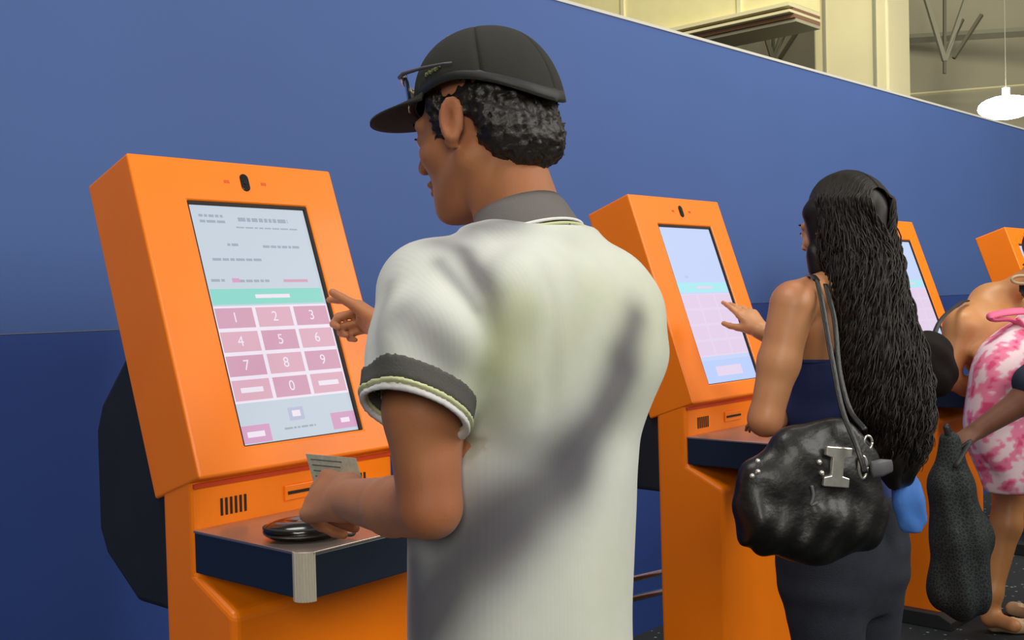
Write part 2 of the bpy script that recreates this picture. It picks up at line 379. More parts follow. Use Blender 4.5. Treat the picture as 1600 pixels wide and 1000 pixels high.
def head(F, H, fem=False):
    g = H.p; q = H.s; j = 0.92 if fem else 1.0
    def e(c, r, k, mode='u', B=None): F.ell(g(*c), np.array(r)*q, k, H.B if B is None else B, mode)
    e((0, -0.014, 0.036), (0.075, 0.092, 0.083), 0.02)
    e((0, 0.028, -0.03), (0.062*j, 0.07, 0.088), 0.03)
    for sx in (-1, 1):
        F.cone(g(sx*0.056*j, -0.005, -0.055), g(sx*0.018, 0.072, -0.105), 0.02*q*j, 0.016*q*j, 0.025)       # jaw line
        e((sx*0.044, 0.056, -0.028), (0.022, 0.024, 0.018), 0.02)                                             # cheekbone
        F.cone(g(sx*0.008, 0.091, 0.016), g(sx*0.044, 0.076, 0.016), 0.011*q, 0.010*q, 0.012)                 # brow
    e((0, 0.05, -0.085), (0.04*j, 0.042, 0.03), 0.02); e((0, 0.082, -0.104), (0.019, 0.016, 0.015), 0.014)
    for sx in (-1, 1): e((sx*0.032, 0.1, -0.002), (0.017, 0.014, 0.011), 0.012, 's')                         # sockets
    for sx in (-1, 1): e((sx*0.032, 0.079, -0.003), (0.0165, 0.0135, 0.0135), 0.004)                          # lids
    F.cone(g(0, 0.093, 0.008), g(0, 0.118*(0.98 if fem else 1), -0.030), 0.0085*q, 0.0105*q, 0.01)
    for sx in (-1, 1): e((sx*0.0115, 0.107, -0.035), (0.0085, 0.010, 0.0075), 0.006)
    e((0, 0.098, -0.060), (0.024, 0.0105, 0.0065), 0.006); e((0, 0.097, -0.0725), (0.020, 0.0105, 0.0070), 0.005)
    e((0, 0.112, -0.0665), (0.024, 0.008, 0.0014), 0.003, 's')
    for sx in (-1, 1):                                                                                        # ears
        Be = np.array([rotv(H.B[0], H.B[2], sx*-0.45), rotv(H.B[1], H.B[2], sx*-0.45), H.B[2]])
        Be = np.array([Be[0], rotv(Be[1], Be[0], 0.15), rotv(Be[2], Be[0], 0.15)])
        e((sx*0.083, -0.012, -0.006), (0.0065, 0.0155, 0.028), 0.006, 'u', Be)
        e((sx*0.080, -0.002, -0.030), (0.006, 0.010, 0.012), 0.006, 'u', Be)
        e((sx*0.0905, -0.008, -0.002), (0.005, 0.0085, 0.016), 0.004, 's', Be)
        ec = g(sx*0.086, -0.012, -0.004)
        rim = [ec+(Be[1]*math.cos(t)*0.0138+Be[2]*math.sin(t)*0.027)*q for t in np.linspace(-2.2, 2.6, 14)[::-1]]
        F.chain([p for p in rim], [0.0036*q]*14, 0.003)
def eyes(H, parent):
    for sx in (-1, 1):
        bm = bmesh.new(); bmesh.ops.create_uvsphere(bm, u_segments=14, v_segments=8, radius=0.0115*H.s)
        bmesh.ops.translate(bm, verts=bm.verts[:], vec=Vector(H.p(sx*0.032, 0.0835, -0.0035)))
        fin('eye', bm, EYEW, parent, True)
        bm = bmesh.new(); tube(bm, [H.p(sx*(0.032+0.017*u), 0.097-0.006*abs(u)**2-0.004*(u*1.0+0.2), 0.003-0.004*u*u) for u in np.linspace(-1, 1, 9)], 0.0014*H.s, 5)
        fin('eyelashes', bm, LASH, parent, True)
        bm = bmesh.new(); tube(bm, [H.p(sx*(0.030+0.022*u), 0.1-0.012*(u+0.2)**2, 0.021+0.004*(1-u*u)) for u in np.linspace(-1, 1, 9)], [0.0022*H.s*(1.2-abs(u)) for u in np.linspace(-1, 1, 9)], 6)
        fin('eyebrow', bm, LASH, parent, True)
def shoe(name, parent, heel, toe_dir, m, L=0.27):
    F0 = np.array(heel, float); d = unit([toe_dir[0], toe_dir[1], 0]); s = np.cross([0, 0, 1], d)
    P = F0+d*L/2; r = L*0.75
    F = Field(axis((P[0]-r, P[0]+r, 0.008)), axis((P[1]-r, P[1]+r, 0.008)), axis((F0[2]-0.02, F0[2]+0.14, 0.006)))
    F.cone(F0+d*0.04+[0, 0, 0.045], F0+d*L*0.45+[0, 0, 0.045], 0.04, 0.038, 0.02)
    F.cone(F0+d*L*0.5+[0, 0, 0.035], F0+d*(L-0.045)+[0, 0, 0.03], 0.042, 0.034, 0.03)
    F.cone(F0+d*0.045+[0, 0, 0.06], F0+d*0.055+[0, 0, 0.1], 0.036, 0.036, 0.02)
    F.warp(lambda X, Y, Z: np.maximum(0, F0[2]-Z)*5+0*X+0*Y)
    return put(name, F.mesh(name), m, parent)

# ------------------------------------------------------------------ THE SETTING
WY = 2.65
def struct(name, bm, m, parent=None, bevel=0):
    o = fin(name, bm, m, parent, bevel=bevel)
    if parent is None: o['kind'] = 'structure'
    return o
bm = bmesh.new(); box(bm, (-6, -8, -0.1), (24, 14, 0)); struct('floor', bm, CARPET)
seam = on_y(0, 523, WY)[2]; topz = on_y(1231, 101, WY)[2]
wall = bpy.data.objects.new('wall_back', None); COL.objects.link(wall); wall['kind'] = 'structure'
xs = [-3.0, 24.0]
for i in range(1):
    bm = bmesh.new(); box(bm, (xs[i]+0.0008, WY, seam+0.001), (xs[i+1]-0.0008, WY+0.04, topz)); fin('upper_panel', bm, BLUE, wall)
    bm = bmesh.new(); box(bm, (xs[i]+0.0008, WY+0.001, 0), (xs[i+1]-0.0008, WY+0.04, seam-0.001)); fin('lower_panel', bm, BLUE_DK, wall)
bm = bmesh.new(); box(bm, (-3, WY-0.003, topz), (xs[-1], WY+0.045, topz+0.012)); fin('top_edge', bm, EDGE, wall)
for nm, lo, hi in (('wall_far', (-6, 13.8, 0), (24, 14, 8)), ('wall_right', (23.8, -8, 0), (24, 14, 8)), ('wall_left', (-6.2, -8, 0), (-6, 14, 8))):
    bm = bmesh.new(); box(bm, lo, hi); struct(nm, bm, HALLW)

# hall structure seen above the partition
fc = at(1387, 50, 10); bc = on_x(1271, 50, fc[0]); rc = on_y(1422, 50, fc[1])
col = thing('hall_column', 'wide cream painted column rising behind the blue partition', 'column', (fc[0], fc[1], 0))
dx, dy = rc[0]-fc[0], bc[1]-fc[1]
bm = bmesh.new(); box(bm, (0, 0, 0), (dx, dy, 6.5)); fin('shaft', bm, CREAM, col, bevel=0.02)
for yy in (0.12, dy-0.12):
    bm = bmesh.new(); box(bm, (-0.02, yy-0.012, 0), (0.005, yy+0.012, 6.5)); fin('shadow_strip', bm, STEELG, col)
bm = bmesh.new(); box(bm, (-0.05, -0.05, 4.35), (dx+0.05, dy+0.05, 4.42)); fin('band', bm, CREAM2, col)
# fascia beam, its stripes
a0 = at(1238, 4, 9.4); zb = a0[2]
beam = thing('fascia_beam', 'cream stepped fascia beam above the partition, left of the column', 'beam', (a0[0], a0[1], zb))
def bstrip(name, z0, z1, off, m):
    bm = bmesh.new(); box(bm, (-off, 0, z0), (0.5, 7.5, z1)); fin(name, bm, m, beam)
bstrip('fascia_board', 0.0, 1.3, 0.0, CREAM2)
bstrip('step_moulding', -0.035, -0.002, 0.07, CREAM)
bstrip('shadow_board', -0.060, -0.037, -0.02, BROWN)
bstrip('lower_moulding', -0.085, -0.062, 0.05, CREAM)
bstrip('brown_trim', -0.12, -0.087, -0.03, BROWN)
bstrip('soffit_board', -0.15, -0.122, -0.06, HALLW)
for k in range(5):
    bm = bmesh.new(); box(bm, (-0.02, 0.5+k*1.3, 0.002), (0, 0.54+k*1.3, 1.3)); fin('rib', bm, CREAM, beam)
bm = bmesh.new(); box(bm, (0.1, 6.9, -zb), (0.4, 7.2, -0.15)); fin('post', bm, HALLW, beam)
def truss(label, px, py, d, sc_):
    t = thing('roof_truss', label, 'truss', group=None); c = at(px, py, d)
    for pts, r in (((( 0, 70), (-42, -70)), 9), (((0, 70), (48, -70)), 9), (((2, 60), (28, 5)), 7), (((14, 66), (58, -2)), 7), (((0, -90), (0, 90)), 6)):
        P = [at(px+u*sc_, py+v*sc_, d) for u, v in pts]
        bm = bmesh.new(); tube(bm, P, r*d/FOC*0.5, 4); fin('brace', bm, STEELD if r < 9 else STEELG, t)
    return t
truss('V-shaped grey steel roof brace between fascia beam and cream column', 1208, 42, 12.5, 0.75)
truss('V-shaped grey steel roof brace right of the cream column', 1476, 25, 12.0, 1.0)
for (y0, y1, th, m, lab) in ((62, 38, 16, STEELG, 'thick grey-green roof girder right of the cream column'), (150, 118, 6, CREAM, 'thin pale roof purlin above the glowing lamp')):
    bm = bmesh.new(); tube(bm, [at(1400, y0, 13.0), at(1800, y1, 12.0)], th*12/FOC*0.5, 4)
    tag(fin('roof_girder', bm, m), lab, 'girder')
bm = bmesh.new(); box(bm, (0, -0.02, 0), (6, 0.05, 3.2), Matrix.Translation(Vector(at(1100, 70, 13.4)-[0, 0, 1.2])) @ Matrix.Rotation(-0.9, 4, 'Z'))
tag(fin('cladding_panel', bm, HALLW), 'beige grey cladding high behind the roof braces', 'panel')
lp = at(1572, 168, 9.0)
lamp = thing('hall_lamp', 'glowing white hall lamp just above the partition at the far right', 'lamp', tuple(lp))
bm = bmesh.new(); bmesh.ops.create_uvsphere(bm, u_segments=24, v_segments=12, radius=0.2); bmesh.ops.scale(bm, vec=(1.1, 1.1, 0.48), verts=bm.verts[:]); fin('glass_bowl', bm, GLOW, lamp, True)
bm = bmesh.new(); tube(bm, [(0, 0, 0.09), (0, 0, 0.16)], 0.03, 12); fin('stem', bm, GLOW, lamp, True)
bm = bmesh.new(); tube(bm, [(0, 0, 0.16), (0, 0, 2.5)], 0.004, 6); fin('cord', bm, STEELG, lamp)

# ------------------------------------------------------------------ KIOSKS
KV = np.array([0, -0.214, -0.616]); KVn = unit(KV); KN = np.array([0, -0.9446, 0.328])      # down the face, out of the face
KW, KH = 0.5, 0.645
def kiosk_mat_matrix():
    # slab coords: u right, v down face, w out of face -> kiosk coords
    return Matrix(((1, 0, 0, 0), (0, KVn[1], KN[1], 0), (0, KVn[2], KN[2], 0), (0, 0, 0, 1)))
KM = kiosk_mat_matrix()
def slabbox(bm, u0, u1, v0, v1, w0, w1): box(bm, (u0, v0, w0), (u1, v1, w1), KM)
UI = {}
def uimat(n, c, e=1.0):
    if n not in UI: UI[n] = mat('display_'+n, c, emit=e)
    return UI[n]
def text_mesh(s, size):
    cu = bpy.data.curves.new('t', 'FONT'); cu.body = s; cu.size = size; cu.align_x = 'CENTER'; cu.align_y = 'CENTER'; cu.extrude = 0
    o = bpy.data.objects.new('t', cu); COL.objects.link(o); dg = bpy.context.evaluated_depsgraph_get(); dg.update()
    me = bpy.data.meshes.new_from_object(o.evaluated_get(dg)); bpy.data.objects.remove(o); return me
def kiosk(label, loc, rz, pal):
    k = thing('ticket_kiosk', label, 'kiosk', loc, rz, 'row of orange kiosks')
    su0, su1, sv0, sv1 = 0.111, 0.406, 0.0925, 0.597
    # head shell: slab with a sunken opening for the display
    bm = bmesh.new()
    T = 0.16
    U = [0, su0, su1, KW]; V = [0, sv0, sv1, KH]
    gv = {}
    for w in (0, -T):
        for i, u in enumerate(U):
            for j, v in enumerate(V): gv[i, j, w] = bm.verts.new(KM @ Vector((u, v, w)))
    for i in range(3):
        for j in range(3):
            if not (i == 1 and j == 1): bm.faces.new([gv[i, j, 0], gv[i+1, j, 0], gv[i+1, j+1, 0], gv[i, j+1, 0]])
            bm.faces.new([gv[i, j, -T], gv[i, j+1, -T], gv[i+1, j+1, -T], gv[i+1, j, -T]])
    for i in range(3):
        bm.faces.new([gv[i, 0, 0], gv[i, 0, -T], gv[i+1, 0, -T], gv[i+1, 0, 0]]); bm.faces.new([gv[i, 3, 0], gv[i+1, 3, 0], gv[i+1, 3, -T], gv[i, 3, -T]])
        bm.faces.new([gv[0, i, 0], gv[0, i+1, 0], gv[0, i+1, -T], gv[0, i, -T]]); bm.faces.new([gv[3, i, 0], gv[3, i, -T], gv[3, i+1, -T], gv[3, i+1, 0]])
    inn = {}
    for i in (1, 2):
        for j in (1, 2): inn[i, j] = bm.verts.new(KM @ Vector((U[i], V[j], -0.011)))
    seq = [(1, 1), (2, 1), (2, 2), (1, 2)]
    for a, b in zip(seq, seq[1:]+seq[:1]): bm.faces.new([gv[a[0], a[1], 0], gv[b[0], b[1], 0], inn[b], inn[a]])
    bm.faces.new([inn[q] for q in seq])
    shell = fin('head_shell', bm, ORANGE, k, bevel=0.011, seg=4)
    for p_ in shell.data.polygons: p_.use_smooth = False
    # black gasket frame in the opening
    bm = bmesh.new(); g = 0.0065
    slabbox(bm, su0, su1, sv0, sv0+g, -0.0108, -0.002); slabbox(bm, su0, su0+0.002, sv0+g, sv1, -0.0108, -0.003)
    slabbox(bm, su1-g, su1, sv0+g, sv1, -0.0108, -0.002); slabbox(bm, su0, su1, sv1-0.002, sv1, -0.0108, -0.005)
    fin('screen_gasket', bm, SLOT, k)
    # display
    a0, a1, b0, b1 = su0+0.002, su1-g, sv0+g, sv1-0.002
    bm = bmesh.new(); slabbox(bm, a0, a1, b0, b1, -0.0106, -0.008); scr = fin('touch_screen', bm, uimat('white_'+pal, *( ((196, 208, 220), 0.98) if pal == 'near' else ((196, 212, 248), 1.0))), k)
    scr['label'] = 'lit touch screen with keypad page'
    Wd, Hd = a1-a0, b1-b0
    def ui(name, u0, u1, v0, v1, m, lift=0.0004, par=scr):
        bm = bmesh.new(); slabbox(bm, a0+Wd*u0, a0+Wd*u1, b0+Hd*v0, b0+Hd*v1, -0.008, -0.008+lift); return fin(name, bm, m, par)
    near = pal == 'near'
    P1 = uimat('pink_'+pal, *(((222, 174, 192), 0.95) if near else ((226, 206, 232), 1.0)))
    P1b = uimat('rose_'+pal, *(((212, 160, 184), 0.95) if near else ((226, 206, 232), 1.0)))
    TE = uimat('teal_'+pal, *(((138, 214, 202), 0.97) if near else ((172, 232, 240), 1.0)))
    PALE = uimat('pale_'+pal, *(((236, 226, 238), 1.0) if near else ((228, 212, 236), 1.0)))
    GT = uimat('greytext_'+pal, *(((158, 172, 186), 0.97) if near else ((180, 194, 226), 1.0)))
    MG = uimat('magenta_'+pal, *(((214, 160, 196), 0.95) if near else ((186, 200, 244), 1.0)))
    ui('keypad_backing', 0, 1, 0.435, 0.835, PALE, 0.0002)
    ui('confirm_bar', 0.02, 0.98, 0.362, 0.428, TE)
    ui('confirm_text', 0.38, 0.68, 0.387, 0.403, PALE, 0.0007)
    rnd = random.Random(4)
    def line(u0, u1, v, h=0.011):
        bm = bmesh.new(); u = u0
        while u < u1-0.015:
            w = min(rnd.uniform(0.03, 0.09), u1-u); slabbox(bm, a0+Wd*u, a0+Wd*(u+w-0.012), b0+Hd*(v-h/2), b0+Hd*(v+h/2), -0.008, -0.0075); u += w
        fin('text_line', bm, GT, scr)
    if near:
        line(0.07, 0.29, 0.045); line(0.07, 0.29, 0.07); line(0.39, 0.84, 0.056, 0.017); line(0.36, 0.92, 0.092, 0.006)
        line(0.25, 0.36, 0.17); line(0.55, 0.89, 0.175); line(0.1, 0.52, 0.235); line(0.05, 0.17, 0.325); line(0.28, 0.55, 0.328)
    bm = bmesh.new(); slabbox(bm, a0+Wd*0.22, a0+Wd*0.28, b0+Hd*0.316, b0+Hd*0.334, -0.008, -0.0075); fin('red_mark', bm, MG, scr)
    if near: bm = bmesh.new(); slabbox(bm, a0+Wd*0.66, a0+Wd*0.88, b0+Hd*0.322, b0+Hd*0.334, -0.008, -0.0075); fin('pink_text', bm, P1b, scr)
    labs = ['1', '2', '3', '4', '5', '6', '7', '8', '9', '', '0', '']
    for i in range(12):
        r, c = divmod(i, 3)
        kb = ui('keypad_button', (0.02, 0.355, 0.685)[c], (0.325, 0.655, 0.985)[c], 0.443+r*0.0995, 0.527+r*0.0995, P1 if (r+c) % 2 else P1b)
        if near:
            um, vm = a0+Wd*((0.02, 0.355, 0.685)[c]+0.15), b0+Hd*(0.485+r*0.0995)
            if labs[i]:
                me = text_mesh(labs[i], 0.03); o = put('digit', me, PALE, kb)
                Mt = Matrix(((1, 0, 0, um), (0, -KVn[1], KN[1], 0), (0, -KVn[2], KN[2], 0), (0, 0, 0, 1)))
                pos = KM @ Vector((um, vm, -0.0072)); Mt[0][3], Mt[1][3], Mt[2][3] = pos; me.transform(Mt)
            else:
                bm = bmesh.new(); slabbox(bm, um-0.026, um+0.026, vm-0.005, vm+0.005, -0.008, -0.0072); fin('key_text', bm, PALE, kb)
    if near:
        ui('back_button', 0.0, 0.24, 0.925, 0.995, MG); ui('back_button_text', 0.05, 0.19, 0.95, 0.972, PALE, 0.0008)
        ui('help_button', 0.78, 1.0, 0.915, 0.985, MG); ui('help_button_text', 0.86, 0.94, 0.94, 0.96, PALE, 0.0008)
        ui('centre_icon', 0.42, 0.55, 0.872, 0.925, uimat('lavender', (186, 192, 216), 0.95)); ui('icon_glyph', 0.45, 0.52, 0.885, 0.91, PALE, 0.0008)
        line(0.36, 0.64, 0.955, 0.008)
    else:
        ui('bottom_bar', 0, 1, 0.86, 1.0, uimat('ice_'+pal, (186, 206, 250), 1.0)); ui('bar_text', 0.25, 0.75, 0.9, 0.96, PALE, 0.0008)
    # camera window and screws
    bm = bmesh.new()
    vs = [KM @ Vector((0.258+math.cos(a)*0.0105, 0.046+math.sin(a)*0.0105+(0.009 if math.sin(a) > 0 else -0.009), w)) for w in (-0.004, 0.002) for a in np.linspace(0, 2*math.pi, 24, endpoint=False)]
    v = [bm.verts.new(p) for p in vs]
    for i in range(24): bm.faces.new((v[i], v[(i+1) % 24], v[24+(i+1) % 24], v[24+i]))
    bm.faces.new(v[24:]); bm.faces.new(v[:24][::-1]); cw = fin('camera_window', bm, GLOSSBLACK, k, bevel=0.001)
    bm = bmesh.new()
    vs = [KM @ Vector((0.258+math.cos(a)*0.0045, 0.046+math.sin(a)*0.0045, w)) for w in (0.001, 0.0032) for a in np.linspace(0, 2*math.pi, 16, endpoint=False)]
    v = [bm.verts.new(p) for p in vs]
    for i in range(16): bm.faces.new((v[i], v[(i+1) % 16], v[16+(i+1) % 16], v[16+i]))
    bm.faces.new(v[16:]); bm.faces.new(v[:16][::-1]); fin('lens', bm, LENS, cw)
    for uu in (0.213, 0.305):
        bm = bmesh.new()
        for q in range(4): slabbox(bm, uu-0.006+q*0.0035, uu-0.0045+q*0.0035, 0.043, 0.050, -0.002, 0.0006)
        fin('indicator_marks', bm, RED, k)
    # neck and pedestal
    bm = bmesh.new()
    prism(bm, [(-0.185, 1.12), (-0.185, 0.89), (-0.30, 0.835), (-0.30, 0.05), (-0.085, 0.05), (-0.080, 1.05), (-0.075, 1.12)], 0.002, KW-0.002)
    fin('pedestal', bm, ORANGE, k, bevel=0.014, seg=4)
    bm = bmesh.new(); prism(bm, [(-0.36, 0), (-0.36, 0.035), (-0.31, 0.06), (-0.02, 0.06), (0.03, 0.035), (0.03, 0)], -0.04, KW+0.04); fin('base_plate', bm, BLACK, k, bevel=0.004)
    bm = bmesh.new(); prism(bm, [(-0.06, 1.34), (0.0, 1.34), (0.155, 1.185), (0.18, 1.13), (0.18, 0.93), (0.155, 0.88), (0.04, 0.80), (-0.09, 0.80), (-0.09, 1.12)], 0.015, KW-0.015); fin('back_housing', bm, BLACK, k, bevel=0.012, seg=3)
    # neck fittings
    bm = bmesh.new(); box(bm, (0.003, -0.1885, 1.046), (KW-0.003, -0.184, 1.054)); fin('neck_trim', bm, RED, k)
    for gx in (0.06, 0.36):
        for q in range(6):
            bm = bmesh.new(); box(bm, (gx+q*0.0105, -0.187, 0.988), (gx+q*0.0105+0.0042, -0.183, 1.02)); fin('grille_slot', bm, SLOT, k)
    bm = bmesh.new(); box(bm, (0.205, -0.1895, 0.992), (0.30, -0.184, 1.022)); cs = fin('card_reader', bm, ORANGE, k, bevel=0.002)
    bm = bmesh.new(); box(bm, (0.212, -0.1912, 1.004), (0.293, -0.187, 1.010)); fin('card_slot', bm, SLOT, cs)
    # shelf
    sh0, sh1 = -0.502, -0.186
    def slab(x0, x1, yf, z0, z1, c):
        bm = bmesh.new(); prism(bm, [(x0, sh1), (x0, yf+c), (x0+c, yf), (x1-c, yf), (x1, yf+c), (x1, sh1)], z0, z1, lambda z, x, y: (x, y, z)); return bm
    bm = slab(0.002, KW-0.002, sh0, 0.893, 0.966, 0.022); fin('shelf', bm, NAVYLAM, k, bevel=0.002)
    bm = slab(0.0, KW, sh0-0.002, 0.966, 0.971, 0.018); fin('shelf_top', bm, STEEL, k, bevel=0.001)
    for cx_, sx in ((0.0, 1), (KW, -1)):
        bm = bmesh.new()
        n_ = 8; pts = []
        for q in range(n_*4+1):
            a = math.pi*1.0+math.pi/2*q/(n_*4); rr = 0.0235+(0.0016 if q % 4 < 2 else 0)
            pts.append((cx_+sx*(0.022+math.cos(a)*rr), sh0+0.022+math.sin(a)*rr))
        pts.append((cx_+sx*0.022, sh0+0.03)); pts.append((cx_+sx*0.0, sh0+0.03))
        A = [bm.verts.new((x, y, 0.889)) for x, y in pts]; B = [bm.verts.new((x, y, 0.9705)) for x, y in pts]
        for i in range(len(pts)): bm.faces.new((A[i], A[(i+1) % len(pts)], B[(i+1) % len(pts)], B[i]))
        bm.faces.new(A); bm.faces.new(B[::-1]); fin('corner_strip', bm, ALU, k)
    return k
Z0 = 1.676
def kmk(label, x, y, rz, pal):
    return kiosk(label, (x, y, 0), rz, pal)
KM = Matrix.Translation((0, 0, Z0)) @ KM
kmk('large orange kiosk nearest the camera, its keypad screen facing the man in the cap', 1.022, 1.963, 0.045, 'near')
kmk('orange kiosk used by the woman with long black hair', 2.573, 1.941, 0.02, 'far')
kmk('orange kiosk half hidden behind the long haired woman, beside the pink dress', 4.36, 2.06, 0, 'far')
kmk('last orange kiosk at the right edge, only its upper left corner showing', 5.80, 1.976, 0, 'far')

# chrome rails low behind the kiosks
rail = thing('chrome_rail', 'pair of chrome rails low between the man and the second kiosk', 'rail')
for yp in ((907, 896), (938, 926)):
    A = on_y(960, yp[0]+4, 2.05); B = on_y(1060, yp[1]-8, 2.05)
    d_ = (B-A)*1.0; bm = bmesh.new(); tube(bm, [A-d_*1.2, A, B, B+d_*1.5], 0.011, 12); fin('rail_tube', bm, CHROME, rail, True)
for px in (-0.2, 1.2):
    A = on_y(960, 911, 2.05)+(on_y(1060, 888, 2.05)-on_y(960, 911, 2.05))*px; bm = bmesh.new(); tube(bm, [(A[0], A[1], 0), (A[0], A[1], A[2]+0.02)], 0.012, 10); fin('post', bm, BLACK, rail, True)

# ------------------------------------------------------------------ MAN IN THE CAP
man = thing('person', 'person in black cap and white-grey printed polo shirt using the nearest kiosk', 'person', (0, 0, 0))
Hm = HeadFrame(at(757, 196, 1.505), (-0.11, 0.99), 0.17)
Lsh = np.array([0.895, 0.995, 1.385]); Rsh = np.array([1.212, 0.985, 1.385])
Lel = at(672, 792, 1.30); Lwr = at(540, 780, 1.53)
Rwr = at(597, 512, 2.12); Rel = np.array([1.375, 1.34, 1.20])
Ldir = at(466, 772, 1.66)-Lwr
xs_ = axis((0.74, 0.86, 0.008), (0.86, 1.16, 0.0042), (1.16, 1.25, 0.008), (1.25, 1.46, 0.0042), (1.46, 1.56, 0.008))
ys_ = axis((0.76, 0.94, 0.008), (0.94, 1.42, 0.0042), (1.42, 1.60, 0.008), (1.60, 1.90, 0.0042))
zs_ = axis((0.04, 0.98, 0.02), (0.98, 1.18, 0.0042), (1.18, 1.28, 0.008), (1.28, 1.82, 0.0042))
F = Field(xs_, ys_, zs_)
head(F, Hm)
nb_ = np.array([1.087, 0.985, 1.455])
F.cone(Hm.p(0, -0.026, -0.06), nb_, 0.051, 0.056, 0.02)
F.cone(Hm.p(-0.05, -0.02, -0.05), nb_+[-0.02, 0.06, -0.02], 0.014, 0.014, 0.02)
F.loft([(0.82, 1.068, 1.0, 0.14, 0.10, 0), (1.0, 1.07, 1.0, 0.14, 0.10, 0), (1.2, 1.087, 0.99, 0.165, 0.105, 0), (1.34, 1.087, 0.985, 0.15, 0.09, 0), (1.40, 1.087, 0.985, 0.08, 0.06, 0)], 0.03)
F.cone(nb_-[0, 0, 0.06], Lsh-[0, 0, 0.02], 0.040, 0.042, 0.02); F.cone(nb_-[0, 0, 0.06], Rsh-[0, 0, 0.02], 0.040, 0.042, 0.02)
F.chain([Lsh+[0.01, 0, -0.02], Lsh*0.45+Lel*0.55+[-0.004, 0, 0], Lel], [0.046, 0.046, 0.038], 0.02)
F.chain([Lel, Lel*0.6+Lwr*0.4+[0, 0, -0.004], Lwr], [0.038, 0.038, 0.028], 0.008)
F.chain([Rsh+[-0.02, 0, -0.02], Rel], [0.044, 0.040], 0.02); F.chain([Rel, Rel*0.6+Rwr*0.4, Rwr], [0.041, 0.038, 0.026], 0.015)
hand(F, Lwr, Ldir, (0.8, 0.1, -0.6), (0.4, 0, 0.9), [(0.75, 1.0, 0.7), (0.85, 1.1, 0.7), (0.95, 1.1, 0.7), (1.05, 1.1, 0.7)], 1.15, (1.0, 0.25, 0.35), 0.02)
rtips, rthumb = hand(F, Rwr, at(528, 474, 2.27)-Rwr, (-0.9, 0.0, -0.45), (-0.3, 0, 1), [(0.15, 0.25, 0.2), (1.0, 1.3, 0.8), (1.15, 1.3, 0.8), (1.2, 1.3, 0.8)], 0.98, (0.75, 0.62, 0.35), 0.02)
for sx in (-1, 1):        # legs inside the trousers
    F.chain([(1.07+sx*0.070, 1.0, 0.78), (1.09+sx*0.1, 0.99, 0.48), (1.09+sx*0.11, 0.97, 0.1)], [0.068, 0.058, 0.04], 0.03)
body = put('body', F.mesh('body', 1, skin_tint((176, 116, 78), (156, 92, 62), [(Lel, 0.05), (tuple(Hm.p(-0.085, 0, 0)), 0.03)])), SKIN_M, man)
eyes(Hm, man)

# hair under the cap
lo = Hm.c-0.16; hi = Hm.c+0.16
F = Field(axis((lo[0], hi[0], 0.004)), axis((lo[1], hi[1], 0.004)), axis((lo[2], hi[2]-0.03, 0.004)))
F.ell(Hm.p(0, -0.018, 0.018), (0.078, 0.091, 0.070), 0.01, Hm.B)
F.ell(Hm.p(0, -0.066, -0.038), (0.060, 0.048, 0.046), 0.02, Hm.B)
F.ell(Hm.p(-0.042, -0.056, -0.022), (0.034, 0.032, 0.034), 0.02, Hm.B)
F.ell(Hm.p(0.042, -0.056, -0.022), (0.034, 0.032, 0.034), 0.02, Hm.B)
F.cone(Hm.p(-0.068, 0.026, 0.03), Hm.p(-0.064, 0.024, -0.012), 0.014, 0.008, 0.015); F.cone(Hm.p(0.068, 0.026, 0.03), Hm.p(0.064, 0.024, -0.012), 0.014, 0.008, 0.015)
F.cone(Hm.p(-0.055, 0.075, -0.06), Hm.p(-0.055, 0.11, -0.02), 0.05, 0.05, 0.005, mode='s')
F.cone(Hm.p(-0.105, -0.012, -0.02), Hm.p(-0.06, -0.012, -0.03), 0.03, 0.026, 0.005, mode='s'); F.cone(Hm.p(-0.1, -0.008, -0.004), Hm.p(-0.08, -0.008, -0.006), 0.018, 0.016, 0.005, mode='s'); F.cone(Hm.p(0.105, -0.012, -0.02), Hm.p(0.06, -0.012, -0.03), 0.03, 0.026, 0.005, mode='s')
F.warp(lambda X, Y, Z: 0.0055*np.sin(X*240+2*np.sin(Z*170))*np.sin(Y*230+1.5*np.sin(X*190))*np.sin(Z*260+2*np.sin(Y*150)))
F.mix(lambda X, Y, Z: -((X-Hm.c[0])*Hm.B[2][0]+(Y-Hm.c[1])*Hm.B[2][1]+(Z-Hm.c[2])*Hm.B[2][2]-0.055), lo, hi, 0.005, 's')
put('hair', F.mesh('hair', 0), HAIR, man)

# baseball cap: six stitched panels, band, curved brim, button, piping
capo = bpy.data.objects.new('cap', None); COL.objects.link(capo); capo.parent = man
def cap_pt(a, t, off=0.0):
    # a: angle round the head (0 = front), t: 0 rim .. 1 top
    ca, sa = math.cos(a), math.sin(a)
    zr = 0.024+0.020*(1-ca*ca)-0.028*(ca < 0)*ca*ca+0.010*max(ca, 0)**2
    ph = t*math.pi/2
    rx, ry, rz = 0.090+off, (0.104 if ca > 0 else 0.104+0.007*ca*ca)+off, 0.1+off
    x = rx*sa*math.cos(ph)**0.85; y = ry*ca*math.cos(ph)**0.85-0.012; z = zr+(0.128+off-zr)*math.sin(ph)**0.95
    return Hm.p(x, y, z)
NA, NT = 96, 22
for pnl in range(6):
    bm = bmesh.new(); g = []
    for j in range(NT+1):
        row = []
        for i in range(NA//6+1):
            a = (pnl*60-0+i*360/NA)*math.pi/180; e_ = min(i, NA//6-i)
            row.append(bm.verts.new(cap_pt(a, j/NT*0.985, -0.0018 if e_ == 0 else 0.0)))
        g.append(row)
    for j in range(NT):
        for i in range(NA//6): bm.faces.new((g[j][i], g[j][i+1], g[j+1][i+1], g[j+1][i]))
    o = fin('crown_panel', bm, CAPM, capo, True); md = o.modifiers.new('s', 'SOLIDIFY'); md.thickness = 0.002; md.offset = 1
bm = bmesh.new(); g = []
